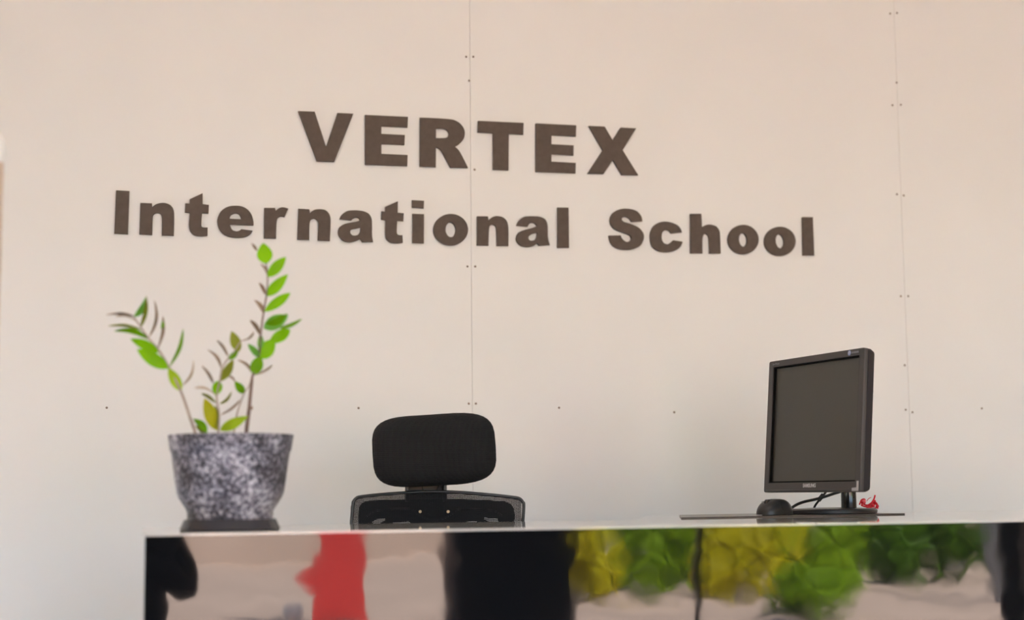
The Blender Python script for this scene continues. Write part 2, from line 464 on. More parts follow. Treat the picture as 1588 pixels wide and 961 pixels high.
# letter outlines on the wall, tenths of a millimetre: x from the camera foot, z from the camera height
LETTERS = [
    ('V', ["5923,10865 6394,10877 6718,9892 6740,9893 7053,10874 7515,10876 6966,9435 6464,9431"]),
    ('E', ["7857,10860 9121,10868 9106,10556 8332,10553 8332,10325 9026,10325 9014,10034 8332,10029 8332,9736 9107,9738 9097,9411 7858,9399"]),
    ('R', ["9476,10867 9750,10871 10009,10873 10235,10871 10412,10864 10474,10854 10536,10835 10593,10810 10644,10781 10686,10749 10724,10709 10757,10668 10783,10627 10800,10589 10812,10550 10819,10508 10821,10467 10818,10423 10810,10378 10798,10333 10780,10291 10757,10252 10728,10214 10696,10179 10663,10147 10631,10120 10596,10096 10560,10074 10523,10053 10555,10027 10587,9999 10616,9970 10643,9939 10672,9897 10700,9849 10727,9798 10753,9749 10789,9681 10827,9605 10868,9524 10910,9440 10380,9421 10344,9486 10309,9550 10275,9611 10243,9668 10217,9717 10190,9768 10164,9816 10140,9858 10122,9886 10103,9914 10082,9940 10060,9962 10035,9978 10008,9991 9979,10001 9949,10009 9942,9420 9467,9415", "9952,10561 10015,10565 10076,10568 10131,10569 10178,10566 10209,10560 10239,10550 10267,10536 10289,10521 10307,10502 10321,10479 10330,10455 10335,10431 10334,10406 10328,10381 10318,10357 10305,10337 10286,10321 10263,10307 10237,10297 10212,10291 10160,10285 10097,10281 10026,10279 9951,10278"]),
    ('T', ["11224,10862 12617,10872 12603,10517 12160,10518 12139,9418 11667,9418 11676,10512 11214,10517"]),
    ('E', ["12995,10877 14256,10883 14241,10543 13477,10545 13473,10268 14167,10266 14155,9960 13469,9966 13466,9742 14224,9736 14210,9419 12977,9412"]),
    ('X', ["14654,10885 15155,10889 15405,10480 15670,10887 16158,10886 15714,10194 16197,9446 15680,9431 15401,9877 15093,9439 14592,9426 15081,10159"]),
    ('I', ["909,8365 1269,8357 1250,7149 882,7159"]),
    ('n', ["1569,8039 1881,8036 1888,7932 1916,7958 1944,7982 1973,8004 2005,8022 2043,8037 2084,8049 2127,8058 2169,8062 2211,8062 2254,8057 2296,8048 2333,8034 2366,8016 2396,7993 2422,7965 2444,7935 2461,7899 2474,7859 2482,7817 2487,7775 2490,7657 2491,7505 2489,7332 2486,7148 2160,7151 2161,7299 2161,7438 2160,7558 2156,7650 2153,7676 2147,7701 2137,7725 2124,7743 2107,7757 2085,7766 2062,7772 2040,7774 2018,7772 1995,7765 1973,7756 1955,7743 1939,7726 1926,7706 1916,7683 1911,7660 1905,7568 1902,7446 1901,7304 1900,7152 1556,7159"]),
    ('t', ["2791,8071 2906,8071 2909,8193 3260,8380 3264,8070 3436,8054 3426,7806 3254,7813 3248,7726 3242,7645 3238,7574 3236,7518 3235,7497 3236,7475 3239,7455 3244,7439 3251,7428 3262,7420 3274,7415 3287,7412 3311,7410 3341,7410 3375,7412 3410,7414 3409,7179 3368,7171 3327,7164 3285,7160 3244,7158 3197,7158 3149,7160 3101,7166 3059,7178 3023,7199 2990,7225 2962,7256 2939,7290 2922,7326 2910,7366 2903,7408 2900,7449 2899,7522 2902,7609 2907,7705 2914,7806 2785,7820"]),
    ('e', ["4681,7519 4681,7552 4680,7586 4678,7619 4673,7651 4664,7692 4652,7738 4636,7783 4618,7825 4596,7864 4570,7901 4541,7935 4509,7964 4470,7990 4428,8013 4382,8032 4336,8046 4289,8055 4240,8059 4191,8059 4142,8056 4094,8052 4044,8044 3996,8033 3950,8016 3904,7993 3859,7964 3817,7931 3780,7893 3749,7850 3723,7802 3701,7752 3686,7704 3677,7660 3674,7616 3676,7572 3681,7528 3691,7484 3704,7439 3721,7396 3743,7356 3770,7318 3801,7283 3836,7251 3872,7224 3912,7203 3955,7186 3999,7172 4044,7162 4091,7154 4139,7150 4188,7148 4237,7149 4290,7151 4347,7156 4402,7163 4451,7175 4493,7192 4534,7214 4571,7239 4601,7264 4620,7285 4636,7310 4649,7337 4660,7365 4342,7398 4327,7383 4312,7369 4295,7357 4278,7347 4258,7339 4236,7333 4214,7330 4192,7331 4166,7337 4136,7346 4108,7359 4085,7378 4066,7405 4051,7438 4039,7475 4028,7514", "4017,7683 4023,7712 4031,7740 4043,7765 4059,7787 4083,7806 4114,7822 4146,7834 4177,7840 4205,7840 4234,7834 4261,7823 4284,7806 4302,7782 4317,7751 4329,7716 4339,7679"]),
    ('r', ["4979,8026 5283,8037 5299,7956 5323,7979 5347,8000 5371,8019 5396,8035 5422,8047 5449,8056 5477,8062 5505,8064 5540,8060 5577,8052 5617,8042 5658,8029 5550,7782 5522,7789 5493,7795 5467,7798 5441,7795 5418,7788 5395,7777 5375,7761 5359,7742 5346,7714 5336,7680 5329,7644 5325,7608 5321,7522 5318,7414 5316,7291 5315,7162 4979,7160"]),
    ('n', ["5947,8040 6256,8034 6268,7925 6301,7954 6334,7982 6368,8006 6404,8024 6441,8036 6480,8042 6519,8045 6558,8045 6598,8045 6638,8043 6677,8036 6713,8024 6745,8005 6776,7979 6802,7950 6824,7917 6841,7880 6853,7838 6861,7794 6864,7751 6864,7635 6860,7488 6853,7320 6844,7142 6500,7149 6506,7294 6510,7430 6513,7548 6511,7638 6507,7664 6499,7690 6486,7713 6471,7732 6453,7748 6430,7760 6406,7768 6383,7769 6360,7764 6336,7754 6313,7738 6295,7719 6282,7696 6273,7668 6266,7637 6263,7607 6259,7522 6256,7412 6255,7286 6254,7152 5921,7153"]),
    ('a', ["7123,7782 7135,7818 7148,7852 7165,7885 7187,7914 7218,7945 7256,7975 7297,8002 7341,8023 7389,8037 7441,8045 7495,8049 7548,8052 7605,8053 7666,8052 7725,8048 7781,8040 7830,8029 7878,8014 7924,7994 7962,7968 7994,7935 8021,7894 8041,7849 8053,7802 8060,7700 8061,7570 8059,7439 8061,7335 8066,7290 8073,7244 8082,7199 8092,7155 7781,7137 7717,7220 7682,7203 7646,7186 7611,7170 7575,7156 7537,7143 7499,7131 7459,7122 7420,7118 7376,7119 7328,7125 7282,7136 7240,7153 7202,7178 7166,7210 7135,7245 7111,7278 7096,7307 7085,7339 7079,7372 7077,7406 7081,7442 7089,7480 7103,7517 7123,7550 7151,7578 7186,7604 7225,7626 7265,7645 7313,7662 7367,7676 7421,7688 7471,7699 7511,7708 7553,7717 7592,7726 7626,7735 7647,7743 7668,7753 7688,7763 7708,7775 7697,7794 7684,7811 7669,7826 7651,7835 7628,7839 7602,7839 7574,7834 7548,7826 7524,7813 7502,7796 7479,7777 7458,7755", "7724,7552 7693,7545 7662,7537 7631,7530 7600,7522 7563,7514 7523,7507 7486,7497 7458,7483 7442,7465 7433,7441 7429,7415 7432,7392 7443,7371 7462,7350 7485,7333 7510,7322 7540,7319 7575,7322 7610,7330 7639,7342 7662,7358 7681,7378 7696,7402 7709,7427 7717,7455 7721,7486 7723,7519"]),
    ('t', ["8340,8052 8444,8043 8449,8187 8816,8366 8810,8031 8989,8019 8978,7788 8797,7795 8791,7697 8786,7605 8783,7525 8783,7463 8786,7443 8791,7423 8799,7405 8809,7391 8837,7377 8869,7372 8888,7372 8907,7374 8927,7376 8948,7380 8958,7159 8924,7151 8890,7144 8856,7139 8822,7136 8773,7135 8717,7134 8661,7138 8613,7148 8574,7166 8538,7191 8507,7220 8482,7250 8466,7281 8457,7315 8451,7351 8449,7387 8447,7467 8448,7566 8451,7678 8454,7796 8332,7812"]),
    ('i', ["9237,8414 9589,8409 9580,8188 9237,8198", "9249,8015 9587,8015 9579,7155 9242,7160"]),
    ('o', ["10899,7603 10895,7551 10884,7498 10868,7447 10846,7398 10817,7352 10783,7308 10743,7267 10700,7231 10653,7200 10602,7173 10547,7151 10492,7135 10436,7125 10377,7120 10318,7121 10262,7128 10207,7140 10153,7159 10102,7183 10056,7211 10014,7244 9975,7282 9941,7324 9914,7368 9892,7415 9877,7465 9867,7516 9864,7568 9867,7619 9878,7671 9894,7723 9916,7771 9944,7817 9978,7861 10017,7902 10059,7938 10106,7969 10158,7997 10212,8019 10267,8036 10324,8046 10382,8051 10441,8050 10498,8044 10553,8031 10607,8013 10658,7989 10705,7961 10748,7928 10787,7890 10821,7848 10848,7804 10870,7756 10886,7706 10896,7654", "10529,7596 10529,7563 10525,7529 10517,7497 10507,7467 10493,7442 10476,7418 10456,7397 10435,7382 10413,7373 10389,7368 10364,7368 10341,7374 10319,7385 10297,7401 10277,7422 10261,7445 10248,7472 10237,7503 10229,7536 10225,7568 10226,7601 10230,7635 10237,7668 10247,7697 10261,7722 10278,7747 10298,7767 10319,7782 10341,7792 10365,7797 10390,7796 10413,7791 10435,7780 10457,7763 10477,7743 10493,7720 10506,7693 10517,7662 10525,7629"]),
    ('n', ["11174,8010 11501,8022 11517,7907 11551,7937 11585,7966 11619,7991 11653,8011 11686,8024 11720,8033 11755,8038 11789,8039 11830,8037 11875,8031 11919,8021 11959,8005 11994,7984 12026,7958 12054,7928 12076,7893 12094,7850 12106,7800 12114,7747 12119,7695 12121,7589 12120,7459 12117,7314 12113,7161 11764,7150 11762,7296 11760,7433 11756,7551 11752,7643 11748,7672 11742,7701 11732,7727 11719,7748 11701,7762 11680,7772 11656,7777 11634,7778 11613,7774 11590,7766 11571,7753 11556,7736 11544,7704 11535,7663 11529,7619 11525,7576 11520,7491 11516,7388 11513,7273 11511,7152 11164,7148"]),
    ('a', ["12371,7777 12384,7816 12399,7854 12418,7890 12441,7923 12475,7958 12514,7992 12559,8023 12607,8045 12661,8059 12722,8066 12785,8069 12847,8071 12908,8073 12971,8073 13032,8070 13087,8063 13134,8051 13181,8035 13224,8014 13258,7985 13284,7948 13303,7902 13316,7853 13325,7803 13329,7728 13327,7640 13325,7550 13327,7469 13336,7407 13349,7347 13365,7287 13383,7227 13059,7193 12998,7265 12968,7242 12937,7220 12905,7200 12871,7184 12831,7171 12788,7159 12743,7152 12699,7149 12648,7150 12594,7156 12541,7166 12495,7183 12457,7206 12423,7237 12394,7271 12373,7305 12361,7336 12356,7369 12356,7404 12361,7437 12372,7473 12389,7509 12411,7543 12437,7573 12472,7597 12513,7618 12558,7636 12602,7652 12659,7670 12724,7687 12787,7704 12843,7720 12880,7733 12916,7749 12952,7765 12987,7782 12972,7808 12955,7832 12935,7852 12913,7866 12885,7874 12854,7876 12822,7872 12793,7862 12768,7844 12746,7818 12726,7788 12706,7755", "13002,7578 12959,7572 12917,7564 12877,7554 12841,7540 12807,7521 12775,7498 12747,7474 12730,7449 12725,7425 12729,7399 12740,7375 12753,7357 12770,7346 12791,7340 12815,7338 12838,7340 12866,7345 12897,7355 12926,7369 12948,7390 12967,7426 12981,7471 12992,7523"]),
    ('l', ["13636,8365 13980,8371 13976,7165 13623,7154"]),
    ('S', ["16301,8042 15952,8013 15937,8039 15921,8064 15903,8086 15883,8106 15859,8122 15832,8137 15805,8147 15777,8153 15749,8153 15719,8148 15692,8139 15671,8129 15647,8100 15645,8067 15656,8050 15674,8033 15697,8017 15721,8005 15768,7991 15827,7977 15891,7963 15951,7945 16014,7922 16080,7896 16143,7867 16197,7835 16239,7799 16276,7757 16307,7712 16329,7669 16341,7628 16345,7585 16342,7542 16333,7499 16316,7449 16291,7395 16260,7343 16222,7299 16176,7263 16123,7234 16065,7210 16007,7190 15947,7175 15885,7164 15821,7158 15758,7156 15689,7157 15617,7163 15547,7173 15484,7191 15429,7216 15378,7248 15333,7286 15296,7331 15269,7382 15251,7442 15239,7505 15230,7572 15600,7594 15616,7557 15634,7521 15653,7489 15676,7461 15703,7438 15734,7418 15767,7403 15798,7397 15830,7402 15864,7415 15894,7433 15916,7452 15936,7491 15935,7534 15927,7554 15912,7574 15894,7592 15873,7606 15831,7625 15777,7643 15718,7662 15662,7681 15600,7701 15534,7723 15470,7746 15417,7774 15376,7804 15340,7841 15310,7880 15289,7922 15276,7966 15270,8013 15272,8061 15282,8108 15300,8154 15326,8200 15359,8244 15398,8282 15442,8314 15493,8343 15548,8366 15604,8384 15664,8397 15726,8405 15790,8408 15853,8407 15917,8403 15983,8394 16045,8379 16101,8359 16148,8330 16192,8293 16229,8252 16258,8211 16277,8172 16289,8131 16296,8087"]),
    ('c', ["17565,7752 17218,7706 17200,7730 17182,7752 17162,7771 17141,7786 17116,7795 17088,7801 17060,7801 17033,7796 17005,7783 16976,7764 16950,7741 16931,7714 16918,7676 16910,7631 16907,7585 16909,7542 16917,7505 16931,7468 16949,7434 16971,7408 16998,7389 17031,7377 17065,7369 17095,7368 17120,7373 17143,7384 17165,7399 17186,7415 17209,7432 17232,7452 17255,7474 17278,7496 17583,7462 17565,7415 17545,7369 17521,7326 17489,7288 17448,7251 17398,7216 17344,7186 17288,7162 17229,7145 17165,7133 17100,7127 17036,7124 16974,7124 16911,7128 16850,7137 16793,7154 16739,7180 16687,7212 16641,7251 16603,7294 16578,7344 16561,7399 16550,7457 16544,7514 16541,7569 16542,7626 16549,7682 16563,7735 16583,7787 16609,7838 16641,7885 16678,7927 16721,7962 16770,7992 16822,8017 16877,8036 16936,8049 17000,8057 17065,8059 17129,8055 17194,8045 17262,8028 17325,8007 17379,7985 17415,7966 17448,7942 17478,7916 17503,7887 17524,7856 17540,7823 17553,7788"]),
    ('h', ["17854,8328 18210,8341 18222,7929 18255,7950 18289,7971 18323,7988 18358,8002 18394,8011 18431,8017 18468,8019 18505,8018 18549,8012 18598,8002 18646,7988 18686,7969 18718,7944 18745,7913 18768,7879 18785,7844 18797,7808 18803,7769 18805,7730 18807,7690 18809,7584 18810,7450 18810,7298 18810,7136 18445,7125 18446,7263 18446,7392 18444,7505 18439,7592 18433,7622 18423,7652 18410,7679 18394,7701 18356,7724 18315,7729 18281,7704 18255,7665 18245,7637 18236,7604 18230,7568 18226,7534 18223,7454 18221,7355 18220,7244 18220,7125 17835,7114"]),
    ('o', ["20079,7607 20074,7556 20063,7505 20045,7454 20022,7407 19993,7362 19958,7318 19919,7278 19876,7243 19829,7213 19777,7186 19723,7165 19669,7149 19613,7139 19555,7135 19498,7136 19442,7142 19389,7155 19336,7173 19286,7196 19241,7224 19200,7257 19163,7294 19131,7335 19105,7378 19085,7424 19070,7473 19062,7524 19060,7574 19065,7625 19076,7676 19093,7726 19116,7774 19144,7819 19179,7862 19218,7902 19261,7937 19308,7968 19359,7995 19413,8016 19467,8033 19523,8043 19581,8048 19639,8047 19694,8040 19748,8028 19801,8010 19851,7987 19897,7959 19938,7926 19975,7889 20008,7848 20034,7804 20054,7758 20069,7708 20077,7658", "19689,7599 19690,7567 19689,7534 19684,7501 19676,7473 19666,7448 19652,7424 19635,7403 19618,7387 19578,7372 19536,7375 19516,7386 19495,7402 19477,7421 19462,7442 19449,7468 19438,7497 19429,7529 19424,7561 19423,7593 19425,7626 19430,7658 19437,7687 19448,7711 19462,7736 19478,7757 19496,7772 19536,7788 19578,7784 19598,7774 19618,7758 19636,7739 19651,7718 19665,7692 19676,7662 19684,7631"]),
    ('o', ["21314,7591 21309,7540 21297,7489 21279,7438 21256,7391 21226,7346 21190,7303 21149,7263 21105,7227 21056,7197 21003,7171 20948,7149 20891,7133 20834,7123 20775,7119 20716,7120 20659,7126 20604,7139 20550,7157 20498,7180 20452,7208 20410,7240 20372,7278 20339,7319 20312,7362 20292,7408 20277,7457 20269,7507 20267,7558 20272,7608 20283,7659 20301,7709 20324,7757 20354,7802 20389,7845 20430,7885 20474,7920 20522,7951 20575,7978 20630,7999 20686,8016 20744,8026 20803,8031 20863,8030 20920,8024 20975,8011 21029,7993 21081,7970 21128,7942 21170,7910 21208,7872 21242,7831 21268,7788 21289,7742 21304,7692 21312,7641", "20912,7597 20914,7564 20913,7529 20909,7496 20903,7465 20893,7440 20879,7415 20863,7392 20846,7376 20806,7359 20763,7362 20743,7372 20722,7388 20702,7407 20686,7428 20672,7455 20660,7486 20650,7518 20644,7551 20642,7584 20642,7618 20646,7652 20653,7682 20663,7708 20676,7733 20692,7755 20709,7772 20749,7789 20792,7786 20813,7776 20834,7760 20853,7741 20869,7719 20884,7693 20896,7662 20905,7629"]),
    ('l', ["21569,8359 21918,8371 21926,7170 21548,7158"]),
]


# ------------------------------------------------------------------ the room
X0, X1 = -2.5, 6.6          # room width
YF = -8.5                   # glazed front of the room, behind the camera
ZC = 3.1                    # ceiling
SEAMS = [X0, -1.705, -0.302, 1.101, 2.504, 3.907, 5.31, X1]

wall_back = struct(link('wall_back', box(X0, X1, 0.013, 0.12, 0.0, ZC), 'backing'))
screws_px = [(723, 88), (734, 88), (727.5, 125), (736, 263), (725, 413), (737, 413), (727, 625.5), (738, 625.5),
             (1380.5, 21), (1391, 20), (1390.5, 128), (1384, 163), (1397, 162.5), (1391, 301), (1401.5, 303),
             (1397, 459), (1408.5, 459), (1403, 566), (1404.5, 635), (1415, 639), (165.5, 632), (556, 632.5),
             (867, 632), (1045.5, 639), (1522.5, 633)]
gap = 0.0005
panels = []
for a, b_ in zip(SEAMS, SEAMS[1:]):
    panels.append((a, b_, link('wall_panel', box(a + gap, b_ - gap, 0.0, 0.013, 0.0, ZC), 'wall', wall_back)))
bm = bmesh.new()
add_lathe(bm, [(0, -0.0012), (0.0022, -0.0012), (0.0034, -0.0005), (0.0034, 0.002), (0, 0.002)], (0, 0, 0), 10)
screw_me = from_bm(bm)
screw_me.transform(Matrix.Rotation(math.radians(-90), 4, 'X'))
screw_me.materials.append(M['screw'])
for sx, sy in screws_px:
    p = at(sx, sy, -CAM.y)
    for a, b_, o in panels:
        if a <= p.x < b_:
            s = bpy.data.objects.new('screw', screw_me)
            COL.objects.link(s)
            s.parent = o
            s.location = (p.x, 0.0, p.z)

bm = bmesh.new()
WL0, WL1, WZ0, WZ1 = -5.0, -1.6, 0.03, 1.25      # unseen opening added in the left wall to brighten the lower left
add_box(bm, X0 - 0.1, X0, YF, WL0, 0, ZC)
add_box(bm, X0 - 0.1, X0, WL1, 0.12, 0, ZC)
add_box(bm, X0 - 0.1, X0, WL0, WL1, 0, WZ0)
add_box(bm, X0 - 0.1, X0, WL0, WL1, WZ1, ZC)
struct(link('wall_left', from_bm(bm), 'side_wall'))
bm = bmesh.new()
for k in range(4):
    y = WL0 + (WL1 - WL0) * k / 3
    add_box(bm, X0 - 0.07, X0 - 0.03, max(WL0, y - 0.02), min(WL1, y + 0.02), WZ0, WZ1)
struct(link('fill_window_1', from_bm(bm), 'frame_trim'))  # bars of the added daylight opening
struct(link('wall_right', box(X1, X1 + 0.1, YF, 0.12, 0, ZC), 'side_wall'))
struct(link('ceiling', box(X0 - 0.1, X1 + 0.1, YF - 0.1, 0.12, ZC, ZC + 0.15), 'ceiling'))
floor = struct(link('floor', box(X0 - 0.1, X1 + 0.1, YF - 0.1, 0.12, -0.12, -0.006), 'joint'))
tile_me = None
nx, ny = 15, 14
tw, tl = (X1 - X0) / nx, (0 - YF) / ny
for i in range(nx):
    for j in range(ny):
        if tile_me is None:
            tile_me = box(0.002, tw - 0.002, 0.002, tl - 0.002, -0.006, 0.0)
            tile_me.materials.append(M['floor'])
        t = bpy.data.objects.new('floor_tile', tile_me)
        COL.objects.link(t)
        t.parent = floor
        t.location = (X0 + i * tw, YF + j * tl, 0)

# added fill light: unseen ceiling panels that brighten the upper wall
M['fill_lamp_diffuser'] = mat('fill_lamp_diffuser', (0.9, 0.88, 0.84), 0.5, 0.2, emit=((1.0, 0.86, 0.70), 7.0))
M['fill_lamp_rim'] = mat('fill_lamp_rim', (0.8, 0.8, 0.8), 0.4, 0.4)
for lx, where in ((0.0, 'left'), (1.1, 'right')):
    t = thing('fill_lamp', 'added square fill-light panel on the ceiling above the counter, on the %s' % where, 'lamp', (lx, -1.9, ZC - 0.03), 'added fill lamps')
    link('rim', plate([[(-.3, -.3), (.3, -.3), (.3, .3), (-.3, .3)], [(-.28, -.28), (.28, -.28), (.28, .28), (-.28, .28)]], 0.03, 0,
                      Matrix.Translation((lx, -1.9, ZC - 0.03)) @ Matrix.Rotation(math.radians(-90), 4, 'X')), 'fill_lamp_rim', t)
    link('diffuser', box(lx - .279, lx + .279, -1.9 - .279, -1.9 + .279, ZC - 0.024, ZC - 0.002), 'fill_lamp_diffuser', t)

# the front of the building, open to the yard
M['facade'] = mat('facade_paint', (0.55, 0.48, 0.40), 0.85, 0.2)
M['pillar'] = mat('black_pillar_paint', (0.008, 0.008, 0.009), 0.6, 0.3)
M['post_grey'] = mat('grey_column_paint', (0.30, 0.31, 0.34), 0.5, 0.4)
M['steel_dark'] = mat('dark_door_steel', (0.02, 0.022, 0.018), 0.4, 0.5)
bm = bmesh.new()
add_box(bm, X0, -1.2, YF - 0.1, YF, 0, ZC)
add_box(bm, -1.2, 6.2, YF - 0.1, YF, 2.7, ZC)
add_box(bm, 6.2, X1, YF - 0.1, YF, 0, ZC)
struct(link('wall_front', from_bm(bm), 'facade'))
struct(link('pillar', box(2.26, 3.02, YF - 0.3, YF - 0.0, 0, 2.7, 0.01), 'pillar'))
struct(link('pillar', box(6.08, 6.2, YF - 0.1, YF + 0.0, 0, 2.7, 0.005), 'steel_dark'))
o = link('gate_post', box(8.25, 8.46, -12.3, -12.1, -0.03, 2.0, 0.02), 'post_grey')
rebase(o, (8.35, -12.2, -0.03))
tag(o, 'grey concrete gate post in the yard, mirrored at the right of the counter front', 'post')
door = struct(link('door_1', box(3.86, 3.90, YF - 0.08, YF - 0.03, 0, 2.7, 0.004), 'steel_dark'))

# the yard outside, seen mirrored in the counter
M['ground'] = mat('dry_earth', (0.56, 0.42, 0.335), 0.95, 0.1, noise=0.12, nscale=0.8, bump=0.5, bscale=6)
M['yard_wall'] = mat('yard_wall_render', (0.54, 0.42, 0.345), 0.9, 0.1, noise=0.12, nscale=0.7)
struct(link('ground', box(-40, 50, -60, YF - 0.1, -0.3, -0.03), 'ground'))
yw = link('boundary_wall', box(-14, 6.2, -24.3, -24.0, -0.03, 2.4), 'yard_wall')
rebase(yw, (0, -24.1, -0.03))
tag(yw, 'beige rendered yard wall outside the entrance, mirrored pale in the left of the counter front', 'wall')
bl = thing('building', 'long pale building across the yard behind the shrubs', 'building', (18, -46, -0.03))
link('wall', box(2, 45, -48, -46, -0.03, 3.2), 'yard_wall', bl)
link('roof', box(1.5, 45.5, -48.5, -45.4, 3.2, 3.5), 'post_grey', bl)

M['shrub_a'] = leaf_mat('shrub_leaf_green', (0.24, 0.40, 0.0))
M['shrub_b'] = leaf_mat('shrub_leaf_yellow', (0.55, 0.50, 0.0))
M['shrub_c'] = leaf_mat('shrub_leaf_dark', (0.075, 0.17, 0.0))
M['bark'] = mat('shrub_bark', (0.12, 0.08, 0.05), 0.9, 0.1)


def foliage_mesh(seed, n):
    rnd = random.Random(seed)
    bm = bmesh.new()
    lobes = [(Vector((rnd.uniform(-.5, .5), rnd.uniform(-.5, .5), rnd.uniform(.12, .8))), rnd.uniform(.28, .50)) for _ in range(10)]
    for _ in range(n):
        c, r = rnd.choice(lobes)
        v = Vector((rnd.gauss(0, 1), rnd.gauss(0, 1), rnd.gauss(0, 1))).normalized()
        p = c + v * r * rnd.uniform(.6, 1.0)
        if p.z < 0.02:
            continue
        nrm = (v + Vector((rnd.uniform(-.7, .7), rnd.uniform(-.7, .7), rnd.uniform(-.2, .9)))).normalized()
        t = nrm.cross(Vector((rnd.uniform(-1, 1), rnd.uniform(-1, 1), rnd.uniform(-1, 1)))).normalized()
        s = nrm.cross(t)
        L, w = rnd.uniform(.07, .13), rnd.uniform(.03, .05)
        q = [bm.verts.new(p), bm.verts.new(p + t * L * .5 + s * w), bm.verts.new(p + t * L), bm.verts.new(p + t * L * .5 - s * w)]
        bm.faces.new(q)
    me = bpy.data.meshes.new('foliage')
    bm.to_mesh(me)
    bm.free()
    return me


fol = {}
for k in 'abc':
    for s in range(2):
        me = foliage_mesh(ord(k) * 10 + s, 2600)
        me.materials.append(M['shrub_' + k])
        fol[k, s] = me
bm = bmesh.new()
for a in range(5):
    q = a * 1.256
    add_tube(bm, [(0, 0, -.05), (.1 * math.cos(q), .1 * math.sin(q), .3), (.32 * math.cos(q), .32 * math.sin(q), .75)], [.03, .022, .01], 6)
stem_me = from_bm(bm, True)
stem_me.materials.append(M['bark'])
# x, y, width, height, kind, label
shrubs = [
    (4.95, -13.9, 0.55, 0.85, 'b', 'yellow-leaved bush nearest the black pillar, blurred in the counter front'),
    (5.85, -14.7, 0.62, 1.0, 'a', 'green bush right of the yellow one by the pillar'),
    (7.1, -17.0, 0.85, 1.9, 'c', 'dark green bush left of the door post'),
    (6.35, -13.4, 0.50, 0.85, 'b', 'yellow bush just right of the door post'),
    (7.25, -14.0, 0.62, 0.95, 'a', 'yellow-green bush in the middle of the reflected hedge'),
    (9.28, -17.3, 0.68, 1.6, 'c', 'dark bush right of the middle of the reflected hedge'),
    (10.95, -19.7, 0.90, 2.0, 'b', 'bright yellow bush behind the dark ones of the reflected hedge'),
    (5.75, -10.9, 0.42, 0.36, 'a', 'low bright green plant nearest the open front'),
    (9.2, -14.7, 0.72, 1.15, 'c', 'dark green bush towards the right end of the hedge'),
    (11.6, -17.0, 0.80, 1.9, 'c', 'tall dark bush by the grey gate post, at the right end of the hedge'),
    (9.9, -22.8, 1.2, 2.8, 'a', 'tallest green bush in the back of the hedge'),
    (12.9, -21.5, 1.2, 2.8, 'a', 'tall green bush in the back, right of the tallest'),
    (8.4, -19.8, 0.95, 1.9, 'b', 'tall yellowish bush in the back, left of the tallest'),
    (15.6, -22.5, 1.2, 2.9, 'a', 'green bush beyond the right end of the hedge'),
]
for i, (x, y, w, h, k, lab) in enumerate(shrubs):
    t = thing('shrub', lab, 'bush', (x, y, -0.03), 'bushes in the yard')
    t.rotation_euler = (0, 0, i * 1.3)
    t.scale = (w * 1.2, w * 1.2, h * 1.1)
    for nm, me in (('foliage', fol[k, i % 2]), ('branches', stem_me)):
        o = bpy.data.objects.new(nm, me)
        COL.objects.link(o)
        o.parent = t
        if nm == 'foliage':
            o['kind'] = 'stuff'

M['banner'] = mat('red_banner_cloth', (0.74, 0.065, 0.06), 0.8, 0.2)
M['white_globe'] = mat('white_plastic', (0.8, 0.8, 0.78), 0.4, 0.4)
t = thing('banner_stand', 'tall red cloth banner in the yard, a red streak in the counter front', 'banner', (2.05, -11.74, -0.03))
me = box(1.86, 2.28, -11.72, -11.69, -0.01, 1.9)
link('banner_cloth', me, 'banner', t)
link('pennant', plate([[(1.88, .48), (1.88, .22), (1.68, .36)]], 0.01, 0, Matrix.Translation((0, -11.7, 0))), 'banner', t)
link('pole', tube([(2.05, -11.74, -0.03), (2.05, -11.74, 1.95)], 0.015, 8), 'steel_dark', t)
link('foot', box(1.9, 2.2, -11.85, -11.55, -0.03, -0.012, 0.004), 'steel_dark', t)
o = link('globe', lathe([(0, 0), (.05, .01), (.075, .06), (.065, .11), (.03, .15), (0, .155)], (1.70, -12.1, -0.03), 20), 'white_globe')
rebase(o, (1.70, -12.1, -0.03))
tag(o, 'small white rounded pot on the yard ground left of the red banner', 'pot')

# ------------------------------------------------------------------ reception counter
FY = CAM.y + 2.81            # front face of the counter
BY = CAM.y + 3.40            # back edge behind the front run
WY = -0.50                   # back edge of the deeper return at the right
CX0, CX1, RX = 0.116, 2.60, 1.22
TOP = 0.95
counter = thing('reception_counter', 'long reception counter with mirror-black front and glossy pale top', 'counter', ((CX0 + CX1) / 2, FY + .3, 0))
link('front_panel', box(CX0, CX1, FY, FY + 0.018, 0.0, TOP - 0.004), 'black_sheet', counter)


def l_prism(z0, z1, dx, dfront, dback, bev):
    bm = bmesh.new()
    P = [(CX0 - dx, FY - dfront), (CX1, FY - dfront), (CX1, WY), (RX + 0.22, WY), (RX, BY - dback), (CX0 - dx + 0.022, BY - dback)]
    lo = [bm.verts.new((x, y, z0)) for x, y in P]
    hi = [bm.verts.new((x, y, z1)) for x, y in P]
    bm.faces.new(lo)
    bm.faces.new(hi)
    for i in range(6):
        j = (i + 1) % 6
        bm.faces.new((lo[i], lo[j], hi[j], hi[i]))
    return from_bm(bm)


link('counter_top', l_prism(TOP - 0.004, TOP, 0.004, 0.002, 0, 0), 'lip', counter)
link('top_board', l_prism(TOP - 0.026, TOP - 0.0041, -0.019, -0.0185, 0.004, 0), 'inner', counter)
link('side_panel', box(0.17, 0.188, FY + 0.0185, BY - 0.02, 0, TOP - 0.027), 'inner', counter)
link('side_panel', box(CX1 - 0.018, CX1, FY + 0.0185, WY - 0.004, 0, TOP - 0.027), 'inner', counter)
link('side_panel', box(RX + 0.24, RX + 0.258, BY + 0.02, WY - 0.004, 0, TOP - 0.027), 'inner', counter)

